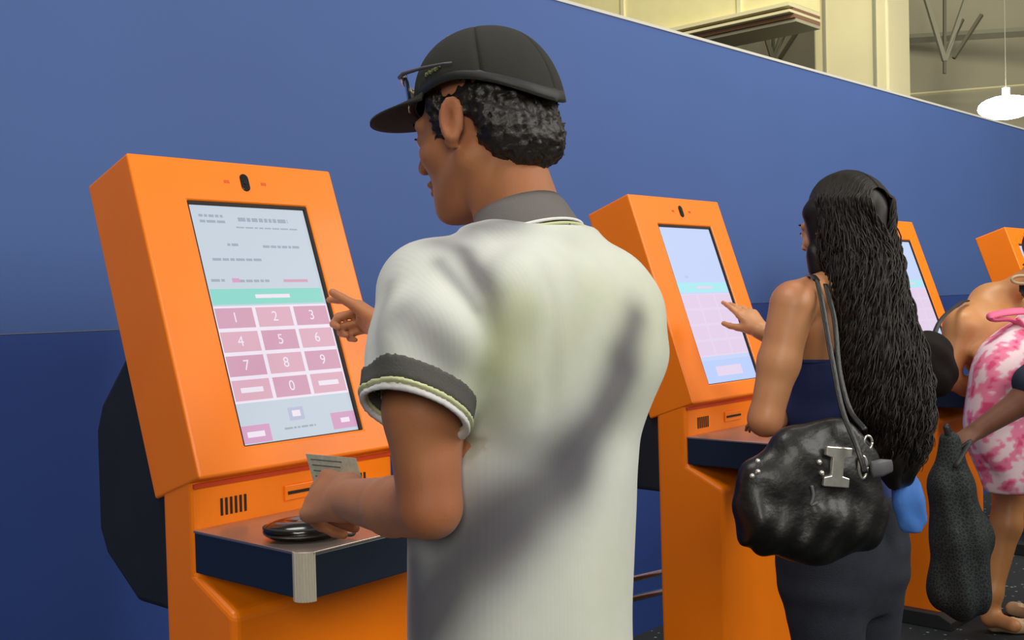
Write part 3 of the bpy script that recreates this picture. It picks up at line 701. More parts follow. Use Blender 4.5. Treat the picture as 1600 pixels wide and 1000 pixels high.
for j, t in enumerate((0.0, 0.02, 0.07, 0.09)):
    g.append([bm.verts.new(cap_pt(2*math.pi*i/96, t, (0.0, 0.0022, 0.0022, 0.0)[j])) for i in range(96)])
for j in range(3):
    for i in range(96): bm.faces.new((g[j][i], g[j][(i+1) % 96], g[j+1][(i+1) % 96], g[j+1][i]))
fin('sweat_band', bm, BLACK, capo, True)
bm = bmesh.new(); bmesh.ops.create_uvsphere(bm, u_segments=14, v_segments=8, radius=0.010); bmesh.ops.scale(bm, vec=(1, 1, 0.6), verts=bm.verts[:])
bmesh.ops.translate(bm, verts=bm.verts[:], vec=Vector(Hm.p(0, -0.012, 0.131))); fin('top_button', bm, CAPM, capo, True)
bm = bmesh.new(); tube(bm, [cap_pt(-1.15, t, 0.002) for t in np.linspace(0.72, 0.97, 12)], 0.0016, 6); fin('olive_piping', bm, OLIVE, capo, True)
bm = bmesh.new(); g = []
NB = 28
for i in range(NB+1):
    s_ = -1+2*i/NB; a = s_*1.15; row = []
    for j in range(9):
        t = j/8; base = cap_pt(a, 0.015, 0.001)
        out = 0.094*math.sqrt(max(0, 1-abs(s_)**2.6))*t
        loc_ = Hm.B[1]*out+Hm.B[0]*math.sin(a)*0.006*t+Hm.B[2]*(out*0.10-abs(s_)**2*0.010*t)
        row.append(bm.verts.new(base+loc_))
    g.append(row)
for i in range(NB):
    for j in range(8): bm.faces.new((g[i][j], g[i+1][j], g[i+1][j+1], g[i][j+1]))
o = fin('brim', bm, CAPM, capo, True); md = o.modifiers.new('s', 'SOLIDIFY'); md.thickness = 0.004; md.offset = 0
bm = bmesh.new()
for q in range(9):
    a = -math.pi/2+0.30-q*0.032
    tube(bm, [cap_pt(a, 0.13+0.01*(q % 3), 0.0025), cap_pt(a-0.026, 0.165-0.008*(q % 2), 0.0025)], 0.0022, 5)
fin('olive_emblem', bm, OLIVE, capo, True)

# sunglasses perched over the brim
sg = thing('sunglasses', 'sunglasses with mirrored lenses perched on the front of the black cap', 'sunglasses')
for sx in (-1, 1):
    bm = bmesh.new(); g = []
    for i in range(9):
        row = []
        for j in range(7):
            u = -1+2*i/8; v = -1+2*j/6; rr = 1 if abs(u)*abs(v) < 0.5 else 0.9
            ang = sx*(0.50+0.42*u*rr); row.append(bm.verts.new(Hm.p(math.sin(ang)*0.100, math.cos(ang)*0.116-0.012, 0.060+0.022*v*rr*(1-0.15*u*sx))))
        g.append(row)
    for i in range(8):
        for j in range(6): bm.faces.new((g[i][j], g[i+1][j], g[i+1][j+1], g[i][j+1]))
    o = fin('lens', bm, LENS, sg, True); md = o.modifiers.new('s', 'SOLIDIFY'); md.thickness = 0.002
    bm = bmesh.new(); tube(bm, [Hm.p(math.sin(sx*a)*0.101, math.cos(a)*0.118-0.012, 0.081) for a in np.linspace(0.0, 0.80, 10)], 0.0025, 6); fin('frame_rim', bm, SILVER, sg, True)
    bm = bmesh.new(); tube(bm, [Hm.p(sx*x, y, z) for x, y, z in ((0.075, 0.075, 0.081), (0.085, 0.058, 0.080), (0.096, 0.015, 0.072), (0.097, -0.02, 0.066), (0.096, -0.035, 0.063))], [0.003, 0.003, 0.0022, 0.0018, 0.0015], 6); fin('temple_arm', bm, GREYTAB, sg, True)

# polo shirt
shirt_lo, shirt_hi = (0.74, 0.78, 0.74), (1.48, 1.36, 1.56)
F = Field(axis((0.74, 1.50, 0.0055)), axis((0.78, 1.30, 0.0055)), axis((0.76, 1.56, 0.0055)))
F.loft([(0.78, 1.066, 1.0, 0.160, 0.138, 0), (0.95, 1.069, 1.0, 0.160, 0.134, 0), (1.1, 1.076, 0.995, 0.168, 0.132, 0), (1.24, 1.076, 0.99, 0.166, 0.130, 0), (1.34, 1.076, 0.985, 0.165, 0.120, 0),
        (1.39, 1.080, 0.985, 0.155, 0.105, 0), (1.44, 1.087, 0.985, 0.12, 0.085, 0), (1.468, 1.087, 0.99, 0.085, 0.078, 0)], 0.02, p=2.3)
nl, nr = np.array([1.04, 0.985, 1.43]), np.array([1.135, 0.985, 1.43])
SL = at(690, 448, 1.31); SLe = at(651, 634, 1.275)
F.cone(nl, Lsh+[0.02, 0, 0.002], 0.052, 0.062, 0.03); F.cone(nr, Rsh+[-0.02, 0, 0.004], 0.052, 0.058, 0.03)
F.ell((1.087, 0.985, 1.445), (0.084, 0.078, 0.032), 0.03); F.ell((1.0, 0.905, 1.32), (0.10, 0.06, 0.12), 0.04); F.ell((1.15, 0.9, 1.32), (0.10, 0.06, 0.12), 0.04)          # shoulder blades
sd = unit(SLe-SL)
F.chain([Lsh+[0.018, 0, 0.0], SL*0.5+SLe*0.5, SLe+sd*0.02], [0.064, 0.065, 0.066], 0.025)
sd0 = sd; sd = unit(sd-_f*0.30-_r*0.10)
Rse = Rsh*0.45+Rel*0.55
F.chain([Rsh+[-0.014, 0, 0.0], Rse], [0.060, 0.058], 0.025)
def folds(X, Y, Z):
    u = X-1.09; back = np.clip((1.02-Y)/0.1, 0, 1)
    d = 0.0045*np.sin(34*(u*0.9+0.42*(Z-1.1))+2.2*np.sin(9*Z))*np.exp(-((Z-1.0)/0.16)**2)*back
    d = d+0.003*np.sin(55*(u*0.55-0.5*(Z-1.2))+1.5*np.sin(13*Z))*np.exp(-((Z-1.25)/0.10)**2)*np.clip((X-1.0)/0.1, 0, 1)*back
    # sleeve: long soft creases running down from the shoulder seam
    sl = np.clip((0.985-X)/0.05, 0, 1)
    ang = np.arctan2(Y-0.98, X-0.88)
    d = d+0.0045*np.sin(ang*6.0+26*(Z-1.3)+1.2)*sl*np.exp(-((Z-1.325)/0.045)**2)
    # armhole seam crease
    d = d+0.007*np.exp(-((X-0.975-0.22*(Z-1.34)**1*0.3)/0.012)**2)*np.clip((Z-1.22)/0.05, 0, 1)*np.clip((1.44-Z)/0.05, 0, 1)
    # pull towards the right arm
    d = d+0.004*np.sin(60*(Z-0.5*(u))+1.0)*np.exp(-((X-1.25)/0.05)**2)*np.exp(-((Z-1.3)/0.09)**2)
    return d
F.warp(folds)
# open hem of the left sleeve: plane cut and hollow
def cut(X, Y, Z):
    d = (X-SLe[0])*sd[0]+(Y-SLe[1])*sd[1]+(Z-SLe[2])*sd[2]
    r = np.sqrt(np.maximum((X-SLe[0])**2+(Y-SLe[1])**2+(Z-SLe[2])**2-d*d, 0))
    return np.maximum(-d, r-0.1)
F.mix(cut, SLe-0.09, SLe+0.09, 0, 's')
F.cone(SLe-sd*0.05, SLe+sd*0.1, 0.056, 0.063, 0.004, mode='s')
rd = unit(Rel-Rsh)
F.mix(lambda X, Y, Z: -((X-Rse[0])*rd[0]+(Y-Rse[1])*rd[1]+(Z-Rse[2])*rd[2]), Rse-0.02, Rse+0.12, 0, 's')

# cuff bands grown on the same sleeve so they follow its folds
def cuff(name, s0, s1, grow, m):
    G = Field(axis((SLe[0]-0.1, SLe[0]+0.1, 0.003)), axis((SLe[1]-0.1, SLe[1]+0.1, 0.003)), axis((SLe[2]-0.09, SLe[2]+0.08, 0.003)))
    G.chain([Lsh+[0.018, 0, 0.0], SL*0.5+SLe*0.5, SLe+sd0*0.02], [0.064, 0.065, 0.066], 0.025); G.warp(folds)
    q = lambda X, Y, Z: (X-SLe[0])*sd[0]+(Y-SLe[1])*sd[1]+(Z-SLe[2])*sd[2]
    G.D = G.D-grow; X, Y, Z = G.a[0][:, None, None], G.a[1][None, :, None], G.a[2][None, None, :]
    G.D = np.maximum(G.D, np.maximum(s0-q(X, Y, Z), q(X, Y, Z)-s1)).astype(np.float32)
    G.cone(SLe-sd*0.05, SLe+sd*0.1, 0.056, 0.063, 0.003, mode='s')
    return put(name, G.mesh(name, 0), m, sh)
base = np.array(lin((211, 215, 209))); grey = np.array(lin((92, 90, 98))); grn = np.array(lin((168, 176, 128))); wht = np.array(lin((236, 238, 230)))
def seg(P, a, b, w):
    a, b = np.array(a), np.array(b); ab = b-a; t = np.clip(((P-a)@ab)/(ab@ab), 0, 1); q = P-a-t[:, None]*ab
    return np.exp(-((q**2).sum(1))/w**2)
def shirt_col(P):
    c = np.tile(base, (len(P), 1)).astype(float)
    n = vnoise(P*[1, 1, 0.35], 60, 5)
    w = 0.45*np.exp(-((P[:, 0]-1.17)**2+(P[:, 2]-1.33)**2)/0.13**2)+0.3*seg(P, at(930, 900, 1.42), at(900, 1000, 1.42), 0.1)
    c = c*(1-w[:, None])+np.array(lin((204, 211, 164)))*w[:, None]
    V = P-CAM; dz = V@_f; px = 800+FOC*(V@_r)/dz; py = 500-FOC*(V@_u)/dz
    def on(x, y):           # point of the cloth the print and the painted shade pass through
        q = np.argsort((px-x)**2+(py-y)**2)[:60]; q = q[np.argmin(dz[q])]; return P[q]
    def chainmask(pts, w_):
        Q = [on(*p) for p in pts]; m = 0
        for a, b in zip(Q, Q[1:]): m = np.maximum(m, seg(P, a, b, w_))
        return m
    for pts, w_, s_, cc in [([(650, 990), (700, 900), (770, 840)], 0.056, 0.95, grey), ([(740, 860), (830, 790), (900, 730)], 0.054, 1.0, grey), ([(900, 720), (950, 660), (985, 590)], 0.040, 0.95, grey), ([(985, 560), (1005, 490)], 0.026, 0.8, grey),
            ([(690, 362), (740, 345), (800, 335)], 0.030, 0.7, grey), ([(735, 385), (770, 450), (785, 540), (770, 590)], 0.020, 0.85, grey), ([(625, 480), (670, 520), (715, 570)], 0.028, 0.65, grey),
            ([(640, 890), (640, 1000)], 0.034, 0.8, grey), ([(690, 400), (750, 470)], 0.012, 0.5, grey), ([(600, 440), (590, 560)], 0.012, 0.3, grey),  # first stroke: shade at the shirt's lower left put into the grey
            ([(750, 640), (780, 560), (830, 480)], 0.040, 0.75, grn), ([(840, 600), (900, 520), (930, 450)], 0.045, 0.45, grn), ([(720, 700), (730, 640)], 0.02, 0.5, grn)]:
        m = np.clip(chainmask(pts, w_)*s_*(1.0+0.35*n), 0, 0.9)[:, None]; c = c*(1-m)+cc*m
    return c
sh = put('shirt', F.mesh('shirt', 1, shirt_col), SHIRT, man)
# dark cuff band with lime piping and white hem
e1 = unit(np.cross(sd, [0, 1, 0.2])); e2 = np.cross(sd, e1)
def ring_band(name, s0, s1, r0, r1, m, par, c0=SLe, d=None, a1=None, a2=None, ry=1.0):
    d = sd if d is None else d; a1 = e1 if a1 is None else a1; a2 = e2 if a2 is None else a2
    bm = bmesh.new(); R = []
    for s_, r_ in ((s0, r0), (s1, r1), (s1, r1-0.003), (s0, r0-0.003)):
        R.append([bm.verts.new(c0+d*s_+(a1*math.cos(t)+a2*math.sin(t)*ry)*r_) for t in np.linspace(0, 2*math.pi, 64, endpoint=False)])
    for q in range(4):
        for i in range(64): bm.faces.new((R[q][i], R[q][(i+1) % 64], R[(q+1) % 4][(i+1) % 64], R[(q+1) % 4][i]))
    return fin(name, bm, m, par, True)
cuff('sleeve_band', -0.022, 0.001, 0.0030, DKKNIT); cuff('sleeve_piping', 0.001, 0.006, 0.0042, PIPE); cuff('sleeve_hem', 0.006, 0.013, 0.001, WHITE)
# collar
cn = np.array([1.082, 0.985, 1.452]); cax = unit([0, 0.38, 1.0])
c1 = np.array([1.0, 0, 0]); c2 = np.cross(cax, c1)
bm = bmesh.new(); R = []
for s_, r_ in ((0.046, 0.0600), (0.050, 0.0635), (0.040, 0.0685), (0.004, 0.0800), (0.000, 0.0780), (0.03, 0.0620)):
    R.append([bm.verts.new(cn+cax*(s_)+(c1*math.cos(t)+c2*math.sin(t)*0.92)*r_) for t in np.linspace(0, 2*math.pi, 72, endpoint=False)])
for q in range(6):
    for i in range(72): bm.faces.new((R[q][i], R[q][(i+1) % 72], R[(q+1) % 6][(i+1) % 72], R[(q+1) % 6][i]))
fin('collar', bm, GREYKNIT, sh, True)
for nm, s_, r_, m in (('collar_piping', 0.002, 0.0812, WHITE), ('neck_seam', -0.005, 0.0835, PIPE)):
    bm = bmesh.new(); pts = [cn+cax*s_+(c1*math.cos(t)+c2*math.sin(t)*0.92)*r_ for t in np.linspace(0, 2*math.pi, 72)]
    tube(bm, pts, 0.0022, 6); fin(nm, bm, m, sh, True)
Psh = np.empty(len(sh.data.vertices)*3, np.float32); sh.data.vertices.foreach_get('co', Psh); Psh = Psh.reshape(-1, 3)
V_ = Psh-CAM; dz_ = V_@_f; q_ = np.argsort((800+FOC*(V_@_r)/dz_-886)**2+(500-FOC*(V_@_u)/dz_-346)**2)[:40]; lg = Psh[q_[np.argmin(dz_[q_])]]-_f*0.001
bm = bmesh.new()
for q in (-1, 0, 1): tube(bm, [lg+_r*0.004*q-[0, 0, 0.004], lg+_r*0.005*q+[0, 0, 0.004-abs(q)*0.003]], 0.0012, 5)
fin('back_emblem', bm, GREYTAB, sh, True)
# trousers and shoes (below the frame)
F = Field(axis((0.84, 1.34, 0.012)), axis((0.80, 1.2, 0.012)), axis((0.06, 0.92, 0.015)))
F.loft([(0.70, 1.07, 1.0, 0.165, 0.128, 0), (0.80, 1.068, 1.0, 0.155, 0.125, 0), (0.9, 1.066, 1.0, 0.148, 0.12, 0)], 0.02)
for sx in (-1, 1): F.chain([(1.07+sx*0.085, 1.0, 0.74), (1.09+sx*0.1, 0.99, 0.48), (1.09+sx*0.11, 0.97, 0.1)], [0.098, 0.078, 0.07], 0.03)
put('trousers', F.mesh('trousers'), TROUSER, man)
for sx in (-1, 1): shoe('shoe', man, (1.09+sx*0.11, 0.92, 0.0), (0.1*sx, 1), BLACK)

# card in his hand, pouch on the shelf
A = [at(478, 709, 1.665), at(556, 716, 1.60), at(566, 752, 1.60), at(492, 760, 1.665)]
bm = bmesh.new(); n_ = unit(np.cross(A[1]-A[0], A[3]-A[0])); lo_ = [bm.verts.new(p-n_*0.0006) for p in A]; hi_ = [bm.verts.new(p+n_*0.0006) for p in A]
bm.faces.new(lo_[::-1]); bm.faces.new(hi_)
for i in range(4): bm.faces.new((lo_[i], lo_[(i+1) % 4], hi_[(i+1) % 4], hi_[i]))
card = tag(put('paper_card', bm_mesh(bm), PAPER), 'small pale printed card held up in the left hand of the person in cap', 'card')
bm = bmesh.new()
for q in range(4):
    p0 = A[0]*0.92+A[1]*0.08+(A[3]-A[0])*(0.15+0.17*q); p1 = A[0]*(0.3+0.05*q)+A[1]*(0.7-0.05*q)+(A[3]-A[0])*(0.15+0.17*q)
    tube(bm, [p0-n_*0.0005, p1-n_*0.0005], 0.0011, 4)
fin('print_line', bm, GREYTAB, card)
pc = at(476, 840, 1.0)-CAM; pc = CAM+pc*((0.9715-EYE)/pc[2])
pouch = thing('zip_pouch', 'glossy black oval pouch lying on the nearest kiosk shelf', 'pouch', tuple(pc), -0.6)
F = Field(axis((-0.09, 0.09, 0.0035)), axis((-0.07, 0.07, 0.0035)), axis((-0.005, 0.05, 0.003)))
F.ell((0, 0, 0.016), (0.072, 0.050, 0.022), 0.005); F.ell((0.0, 0.0, 0.042), (0.050, 0.030, 0.012), 0.008, mode='s')
F.warp(lambda X, Y, Z: np.maximum(0, 0.0005-Z)*8+0*X+0*Y)
put('case', F.mesh('case'), GLOSSBLACK, pouch)
bm = bmesh.new(); tube(bm, [(0.069*math.cos(t), 0.048*math.sin(t), 0.022) for t in np.linspace(0, 2*math.pi, 40)], 0.0025, 6); fin('zip_rim', bm, BLACK, pouch, True)
bm = bmesh.new(); tube(bm, catmull([(0.058, 0.012, 0.016), (0.085, 0.0, 0.02), (0.082, -0.03, 0.006), (0.06, -0.02, 0.006)], 6), 0.003, 6); fin('wrist_loop', bm, BLACK, pouch, True)
bm = bmesh.new(); tube(bm, [(-0.03, 0.0, 0.0305), (0.0, 0.0, 0.0295), (0.03, 0.0, 0.0305)], 0.005, 6, 0.4); fin('centre_ridge', bm, GLOSSBLACK, pouch, True)

# ------------------------------------------------------------------ WOMAN WITH LONG HAIR
wom = thing('person', 'person with waist-length black hair, navy top and dark jeans at the second kiosk', 'person')
Hw = HeadFrame(at(1312, 356, 2.63), (0.20, 0.98), 0.12, sc=0.95)
WL = at(1238, 478, 2.49); WR = at(1388, 480, 2.74); WE = at(1196, 655, 2.49); WW = at(1212, 655, 2.74)
WRe = np.array([2.86, 1.42, 1.10]); WRw = at(1188, 516, 3.04)
F = Field(axis((2.10, 2.30, 0.007), (2.30, 2.72, 0.005), (2.72, 2.98, 0.005)), axis((1.02, 1.32, 0.006), (1.32, 1.52, 0.007), (1.52, 1.88, 0.0042)), axis((0.06, 0.95, 0.02), (0.95, 1.22, 0.007), (1.22, 1.70, 0.0045)))
head(F, Hw, True)
wn = (WL+WR)/2+[0, -0.005, 0.07]
F.cone(Hw.p(0, -0.03, -0.06), wn, 0.046, 0.05, 0.02)
tc_ = (WL+WR)/2; ta = math.atan2((WR-WL)[1], (WR-WL)[0])
cx_, cy_ = tc_[0], tc_[1]
F.loft([(0.74, cx_, cy_+0.02, 0.165, 0.11, ta), (0.85, cx_, cy_+0.02, 0.165, 0.105, ta), (1.0, cx_, cy_+0.03, 0.125, 0.085, ta), (1.15, cx_, cy_+0.01, 0.14, 0.095, ta), (1.3, cx_, cy_, 0.15, 0.085, ta), (1.38, cx_, cy_, 0.10, 0.06, ta)], 0.03)
F.cone(wn-[0, 0, 0.01], WL+[0.01, 0, 0.012], 0.04, 0.045, 0.03); F.cone(wn-[0, 0, 0.01], WR+[0, 0, 0.005], 0.04, 0.045, 0.03)
F.chain([WL, WL*0.5+WE*0.5, WE], [0.051, 0.046, 0.037], 0.02); F.chain([WE, WE*0.6+WW*0.4, WW], [0.037, 0.034, 0.023], 0.02)
F.chain([WR, WRe], [0.048, 0.037], 0.02); F.chain([WRe, WRe*0.6+WRw*0.4, WRw], [0.036, 0.034, 0.023], 0.02)
hand(F, WRw, at(1136, 452, 3.17)-WRw, (0.45, 0.85, 0.1), (-1, 0, 0.2), [(0.08, 0.12, 0.1), (0.2, 0.25, 0.2), (0.3, 0.35, 0.25), (0.4, 0.4, 0.3)], 0.9, (0.75, 0.5, 0.35), 0.07)
hand(F, WW, (0.55, 0.8, -0.1), (0.1, 0, -1), (1, 0, 0), [(0.2, 0.3, 0.2)]*4, 0.88, (0.7, 0.7, 0.2), 0.05)
for sx in (-1, 1): F.chain([(cx_+sx*0.08, cy_+0.01-sx*0.01, 0.76), (cx_+sx*0.085, cy_, 0.42), (cx_+sx*0.09, cy_-0.02, 0.09)], [0.085, 0.055, 0.036], 0.03)
put('body', F.mesh('body', 1, skin_tint((200, 142, 98), (184, 118, 82), [(WE, 0.05), (WL+[0, 0, 0.05], 0.05)])), SKIN_W, wom)
eyes(Hw, wom)
# navy tube top
F = Field(axis((cx_-0.22, cx_+0.22, 0.006)), axis((cy_-0.17, cy_+0.19, 0.006)), axis((0.78, 1.26, 0.006)))
F.loft([(0.83, cx_, cy_+0.02, 0.168, 0.115, ta), (1.0, cx_, cy_+0.03, 0.133, 0.097, ta), (1.15, cx_, cy_+0.01, 0.149, 0.104, ta), (1.215, cx_, cy_+0.005, 0.152, 0.101, ta)], 0.0)
F.warp(lambda X, Y, Z: 0.004*np.sin(70*(Z+0.4*X)+3*np.sin(20*X))*np.exp(-((Z-1.0)/0.12)**2)+0*Y)
tp = put('tube_top', F.mesh('top'), NAVY, wom)
bm = bmesh.new(); pts = []
for t in np.linspace(0, 2*math.pi, 60):
    u, v = math.cos(t)*0.152, math.sin(t)*0.101; pts.append((cx_+u*math.cos(ta)-v*math.sin(ta), cy_+0.005+u*math.sin(ta)+v*math.cos(ta), 1.213))
tube(bm, pts, 0.005, 6); fin('top_hem', bm, NAVY, tp, True)
# bright blue cloth showing at the hip
hp = at(1418, 785, 2.52)
F = Field(axis((hp[0]-0.09, hp[0]+0.09, 0.004)), axis((hp[1]-0.09, hp[1]+0.09, 0.004)), axis((hp[2]-0.12, hp[2]+0.12, 0.004)))
F.chain([at(1412, 748, 2.52), at(1420, 785, 2.5), at(1424, 815, 2.5)], [0.033, 0.036, 0.034], 0.01, sq=(_f, 2.2))
F.warp(lambda X, Y, Z: 0.003*np.sin(90*(X-Y)+3*np.sin(30*Z))+np.maximum(0, at(1420, 832, 2.5)[2]-Z)*4)
put('blue_shirt_tail', F.mesh('tail'), BRIGHTBLUE, wom)
# jeans
F = Field(axis((cx_-0.24, cx_+0.24, 0.008)), axis((cy_-0.2, cy_+0.22, 0.008)), axis((0.05, 0.92, 0.012)))
F.loft([(0.60, cx_, cy_+0.01, 0.150, 0.09, ta), (0.68, cx_, cy_+0.01, 0.182, 0.125, ta), (0.76, cx_, cy_+0.01, 0.184, 0.130, ta), (0.88, cx_, cy_+0.02, 0.172, 0.118, ta)], 0.02)
for sx in (-1, 1): F.chain([(cx_+sx*0.085, cy_+0.01-sx*0.012, 0.70), (cx_+sx*0.088, cy_, 0.42), (cx_+sx*0.09, cy_-0.02, 0.09)], [0.102, 0.070, 0.055], 0.018)
F.warp(lambda X, Y, Z: 0.002*np.sin(80*Z+20*X)*np.exp(-((Z-0.68)/0.06)**2)+0*Y)
put('jeans', F.mesh('jeans'), JEANS, wom)
for sx in (-1, 1): shoe('shoe', wom, (cx_+sx*0.09, cy_-0.07, 0.0), (0.1*sx, 1), BLACK, 0.24)

# hair: solid mass plus wavy locks
HP = [((1318, 322, 2.62), 0.104), ((1345, 400, 2.58), 0.098), ((1362, 470, 2.53), 0.092), ((1380, 560, 2.50), 0.105), ((1392, 640, 2.48), 0.102), ((1400, 700, 2.48), 0.075), ((1405, 745, 2.48), 0.03)]
P_ = [at(*a) for a, r in HP]; R_ = [r for a, r in HP]
F = Field(axis((2.24, 2.74, 0.0055)), axis((0.90, 1.40, 0.0055)), axis((0.92, 1.72, 0.0055)))
F.ell(Hw.p(0, -0.025, 0.03), (0.088, 0.098, 0.098), 0.03, Hw.B)
F.cone(Hw.p(-0.062, 0.015, 0.03), Hw.p(-0.058, 0.012, -0.10), 0.034, 0.036, 0.03); F.cone(Hw.p(0.06, 0.02, 0.02), Hw.p(0.055, 0.02, -0.1), 0.035, 0.035, 0.03)
F.chain([Hw.p(0, -0.05, 0.02)]+P_[1:], [0.078, 0.086, 0.084]+R_[3:], 0.03, sq=(np.array([0.0, 1.0, 0.0]), 1.35))
F.warp(lambda X, Y, Z: 0.006*np.sin(95*X-60*Y+1.6*np.sin(34*Z))*np.clip((1.62-Z)/0.1, 0.1, 1))
hair = put('hair', F.mesh('hair', 1), HAIRB, wom)
rs = np.random.RandomState(7); bm = bmesh.new()
for i in range(1300):
    sd_ = 1 if rs.uniform() < 0.5 else -1; y0 = rs.uniform(-0.125, 0.078); v = (y0+0.025)/0.111; w = math.sqrt(max(0.02, 1-v*v))
    keys = []
    for phi in (0.05, 0.55, 1.05, 1.5):
        yy = y0-0.035*(phi/1.5)**1.5*(1 if y0 > -0.03 else 0.2)
        keys.append(Hw.p(sd_*0.0995*math.sin(phi)*w, yy, 0.03+0.1095*math.cos(phi)*w))
    vv = max(-1, min(1, v-0.25)); off = np.array([sd_*math.sqrt(max(0, 1-vv*vv))*rs.uniform(0.15, 1.0), vv*0.74*rs.uniform(0.9, 1.0), 0]); off = off/max(0.3, math.hypot(off[0], off[1]/0.74))
    L_ = rs.uniform(0.75, 1.02); ph = rs.uniform(0, 6.28); fr = rs.uniform(45, 85); amp = rs.uniform(0.004, 0.011); pts = []
    for p, r in zip(P_[1:], R_[1:]): keys.append(p+off*r*rs.uniform(0.98, 1.10)+rs.normal(size=3)*0.004)
    C = catmull(keys, 9); n = min(len(C), int(len(C)*L_))
    s1 = rs.normal(size=3); s1[2] *= 0.2; s1 = unit(s1); s2 = unit(np.cross(s1, [0, 0, 1]))
    for j in range(n):
        z = C[j][2]; g_ = min(1, max(0.0, (j-12)/24)+0.08)
        pts.append(C[j]+(s1*math.sin(z*fr+ph)+s2*math.cos(z*fr+ph))*amp*g_)
    rad = [0.0022*min(1, (n-j)/8+0.15) for j in range(n)]
    tube(bm, pts, rad, 4)
fin('hair_locks', bm, HAIRB, hair, True)

# handbag
BC = at(1268, 770, 2.27); bx = unit([0.80, -0.60, 0.0]); bn = unit(np.cross(bx, [0, 0, 1])); bn = bn if bn@_f < 0 else -bn
bag = thing('handbag', 'black leather slouch handbag with silver buckles hanging at left hip of the long haired person', 'handbag', tuple(BC))
rzb = math.atan2(bx[1], bx[0]); bag.rotation_euler = (0, 0, rzb)
# local: x along bag, -y towards the camera, z up
F = Field(axis((-0.22, 0.23, 0.0045)), axis((-0.12, 0.12, 0.0045)), axis((-0.18, 0.22, 0.0045)))
F.chain([(-0.095, 0, -0.05), (0.0, 0, -0.06), (0.085, 0, -0.055)], [0.077, 0.084, 0.079], 0.03, sq=(np.array([0, 1.0, 0]), 1.4))
F.chain([(-0.105, 0, 0.02), (-0.03, 0, 0.045), (0.085, 0, 0.04)], [0.062, 0.075, 0.07], 0.04, sq=(np.array([0, 1.0, 0]), 1.6))
F.chain([(-0.02, 0, 0.10), (0.06, 0, 0.115)], [0.040, 0.038], 0.05, sq=(np.array([0, 1.0, 0]), 1.6))
F.warp(lambda X, Y, Z: 0.0045*np.sin(105*X+24*np.abs(Z)+1.2*np.sin(35*Z))*np.clip((0.05-Z)/0.1, 0, 1)*np.clip((Z+0.15)/0.05, 0, 1)+0.003*np.sin(60*Z+40*X)+0*Y)
bagm = put('bag_body', F.mesh('bag'), LEATHER, bag)
from mathutils.bvhtree import BVHTree
BV = BVHTree.FromPolygons([v.co for v in bagm.data.vertices], [list(p.vertices) for p in bagm.data.polygons])
def skin_y(x, z, dflt):
    h = BV.ray_cast(Vector((x, -0.4, z)), Vector((0, 1, 0))); return dflt if h[0] is None else h[0].y
def bl(px, py, dy_=0.0):      # pixel on the bag face -> local point
    v = at(px, py, 2.20)-BC; return np.array([v@bx, v@np.array([-bx[1], bx[0], 0])+dy_, v[2]])
fy = -0.080
def bp(px, py, y=None): v = bl(px, py); return np.array([v[0], fy if y is None else y, v[2]])
Ip = bp(1316, 732)
Ip[1] = min(skin_y(Ip[0]+a_, Ip[2]+b_, 0) for a_ in (-0.02, 0, 0.02) for b_ in (-0.03, 0, 0.03))+0.004
Mx = Matrix.Translation(Ip) @ Matrix.Rotation(0.12, 4, 'Y')
bm = bmesh.new(); prism(bm, [(-0.028, 0.041), (0.028, 0.041), (0.028, 0.022), (0.013, 0.018), (0.013, -0.018), (0.028, -0.022), (0.028, -0.041), (-0.028, -0.041), (-0.028, -0.022), (-0.013, -0.018), (-0.013, 0.018), (-0.028, 0.022)], -0.012, 0.0, lambda x, a, b: tuple(Mx @ Vector((a, x, b))))
fin('silver_i_buckle', bm, SILVER, bag, bevel=0.002)
for (x, y) in ((1286, 724), (1290, 741), (1190, 724), (1186, 739), (1177, 746)):
    q = bp(x, y); q[0] *= 0.97; bm = bmesh.new(); bmesh.ops.create_uvsphere(bm, u_segments=10, v_segments=6, radius=0.0058)
    yy = skin_y(q[0], q[2], -0.05)-0.001
    bmesh.ops.translate(bm, verts=bm.verts[:], vec=Vector((q[0], yy, q[2]))); fin('stud', bm, SILVER, bag, True)
def loopring(name, px, py, rx, rz_, r, m, y=None):
    q = bp(px, py, y); q[1] = skin_y(q[0], q[2], q[1])-0.003; bm = bmesh.new(); tube(bm, [q+np.array([math.cos(t)*rx, 0, math.sin(t)*rz_]) for t in np.linspace(0, 2*math.pi, 26)], r, 6); fin(name, bm, m, bag, True)
loopring('strap_ring', 1382, 698, 0.009, 0.014, 0.0028, SILVER, -0.05)
loopring('buckle_ring', 1364, 735, 0.009, 0.023, 0.0035, SILVER, -0.066)
q0, q1 = bp(1372, 737, -0.062), bp(1412, 733, -0.05); bm = bmesh.new(); tube(bm, [q0, (q0+q1)/2, q1], [0.018, 0.019, 0.013], 10, 0.3, up=(0, 1, 0)); fin('grey_strap_tab', bm, GREYTAB, bag, True)
cp = [bp(*q) for q in ((1272, 760), (1274, 776), (1270, 790), (1280, 786))]
for q in cp: q[1] = skin_y(q[0], q[2], -0.08)-0.002
bm = bmesh.new(); tube(bm, catmull(cp, 5), 0.0035, 6); fin('zip_charm', bm, GREYTAB, bag, True)
for pth, m in (([(1276, 436, 2.42), (1284, 470, 2.375), (1300, 560, 2.30), (1316, 640, 2.24), (1340, 700, 2.195), (1352, 740, 2.185)], LEATHER), ([(1290, 444, 2.46), (1304, 500, 2.40), (1312, 580, 2.34), (1328, 640, 2.30), (1352, 672, 2.27)], LEATHER)):
    pts = []
    for a in catmull([at(*p) for p in pth], 8):
        v = a-BC; pts.append(np.array([v@bx, v@np.array([-bx[1], bx[0], 0]), v[2]]))
    bm = bmesh.new(); tube(bm, pts, 0.0065, 8, 0.35, up=(0, 1, 0)); fin('shoulder_strap', bm, m, bag, True)
v0 = at(1276, 436, 2.42)
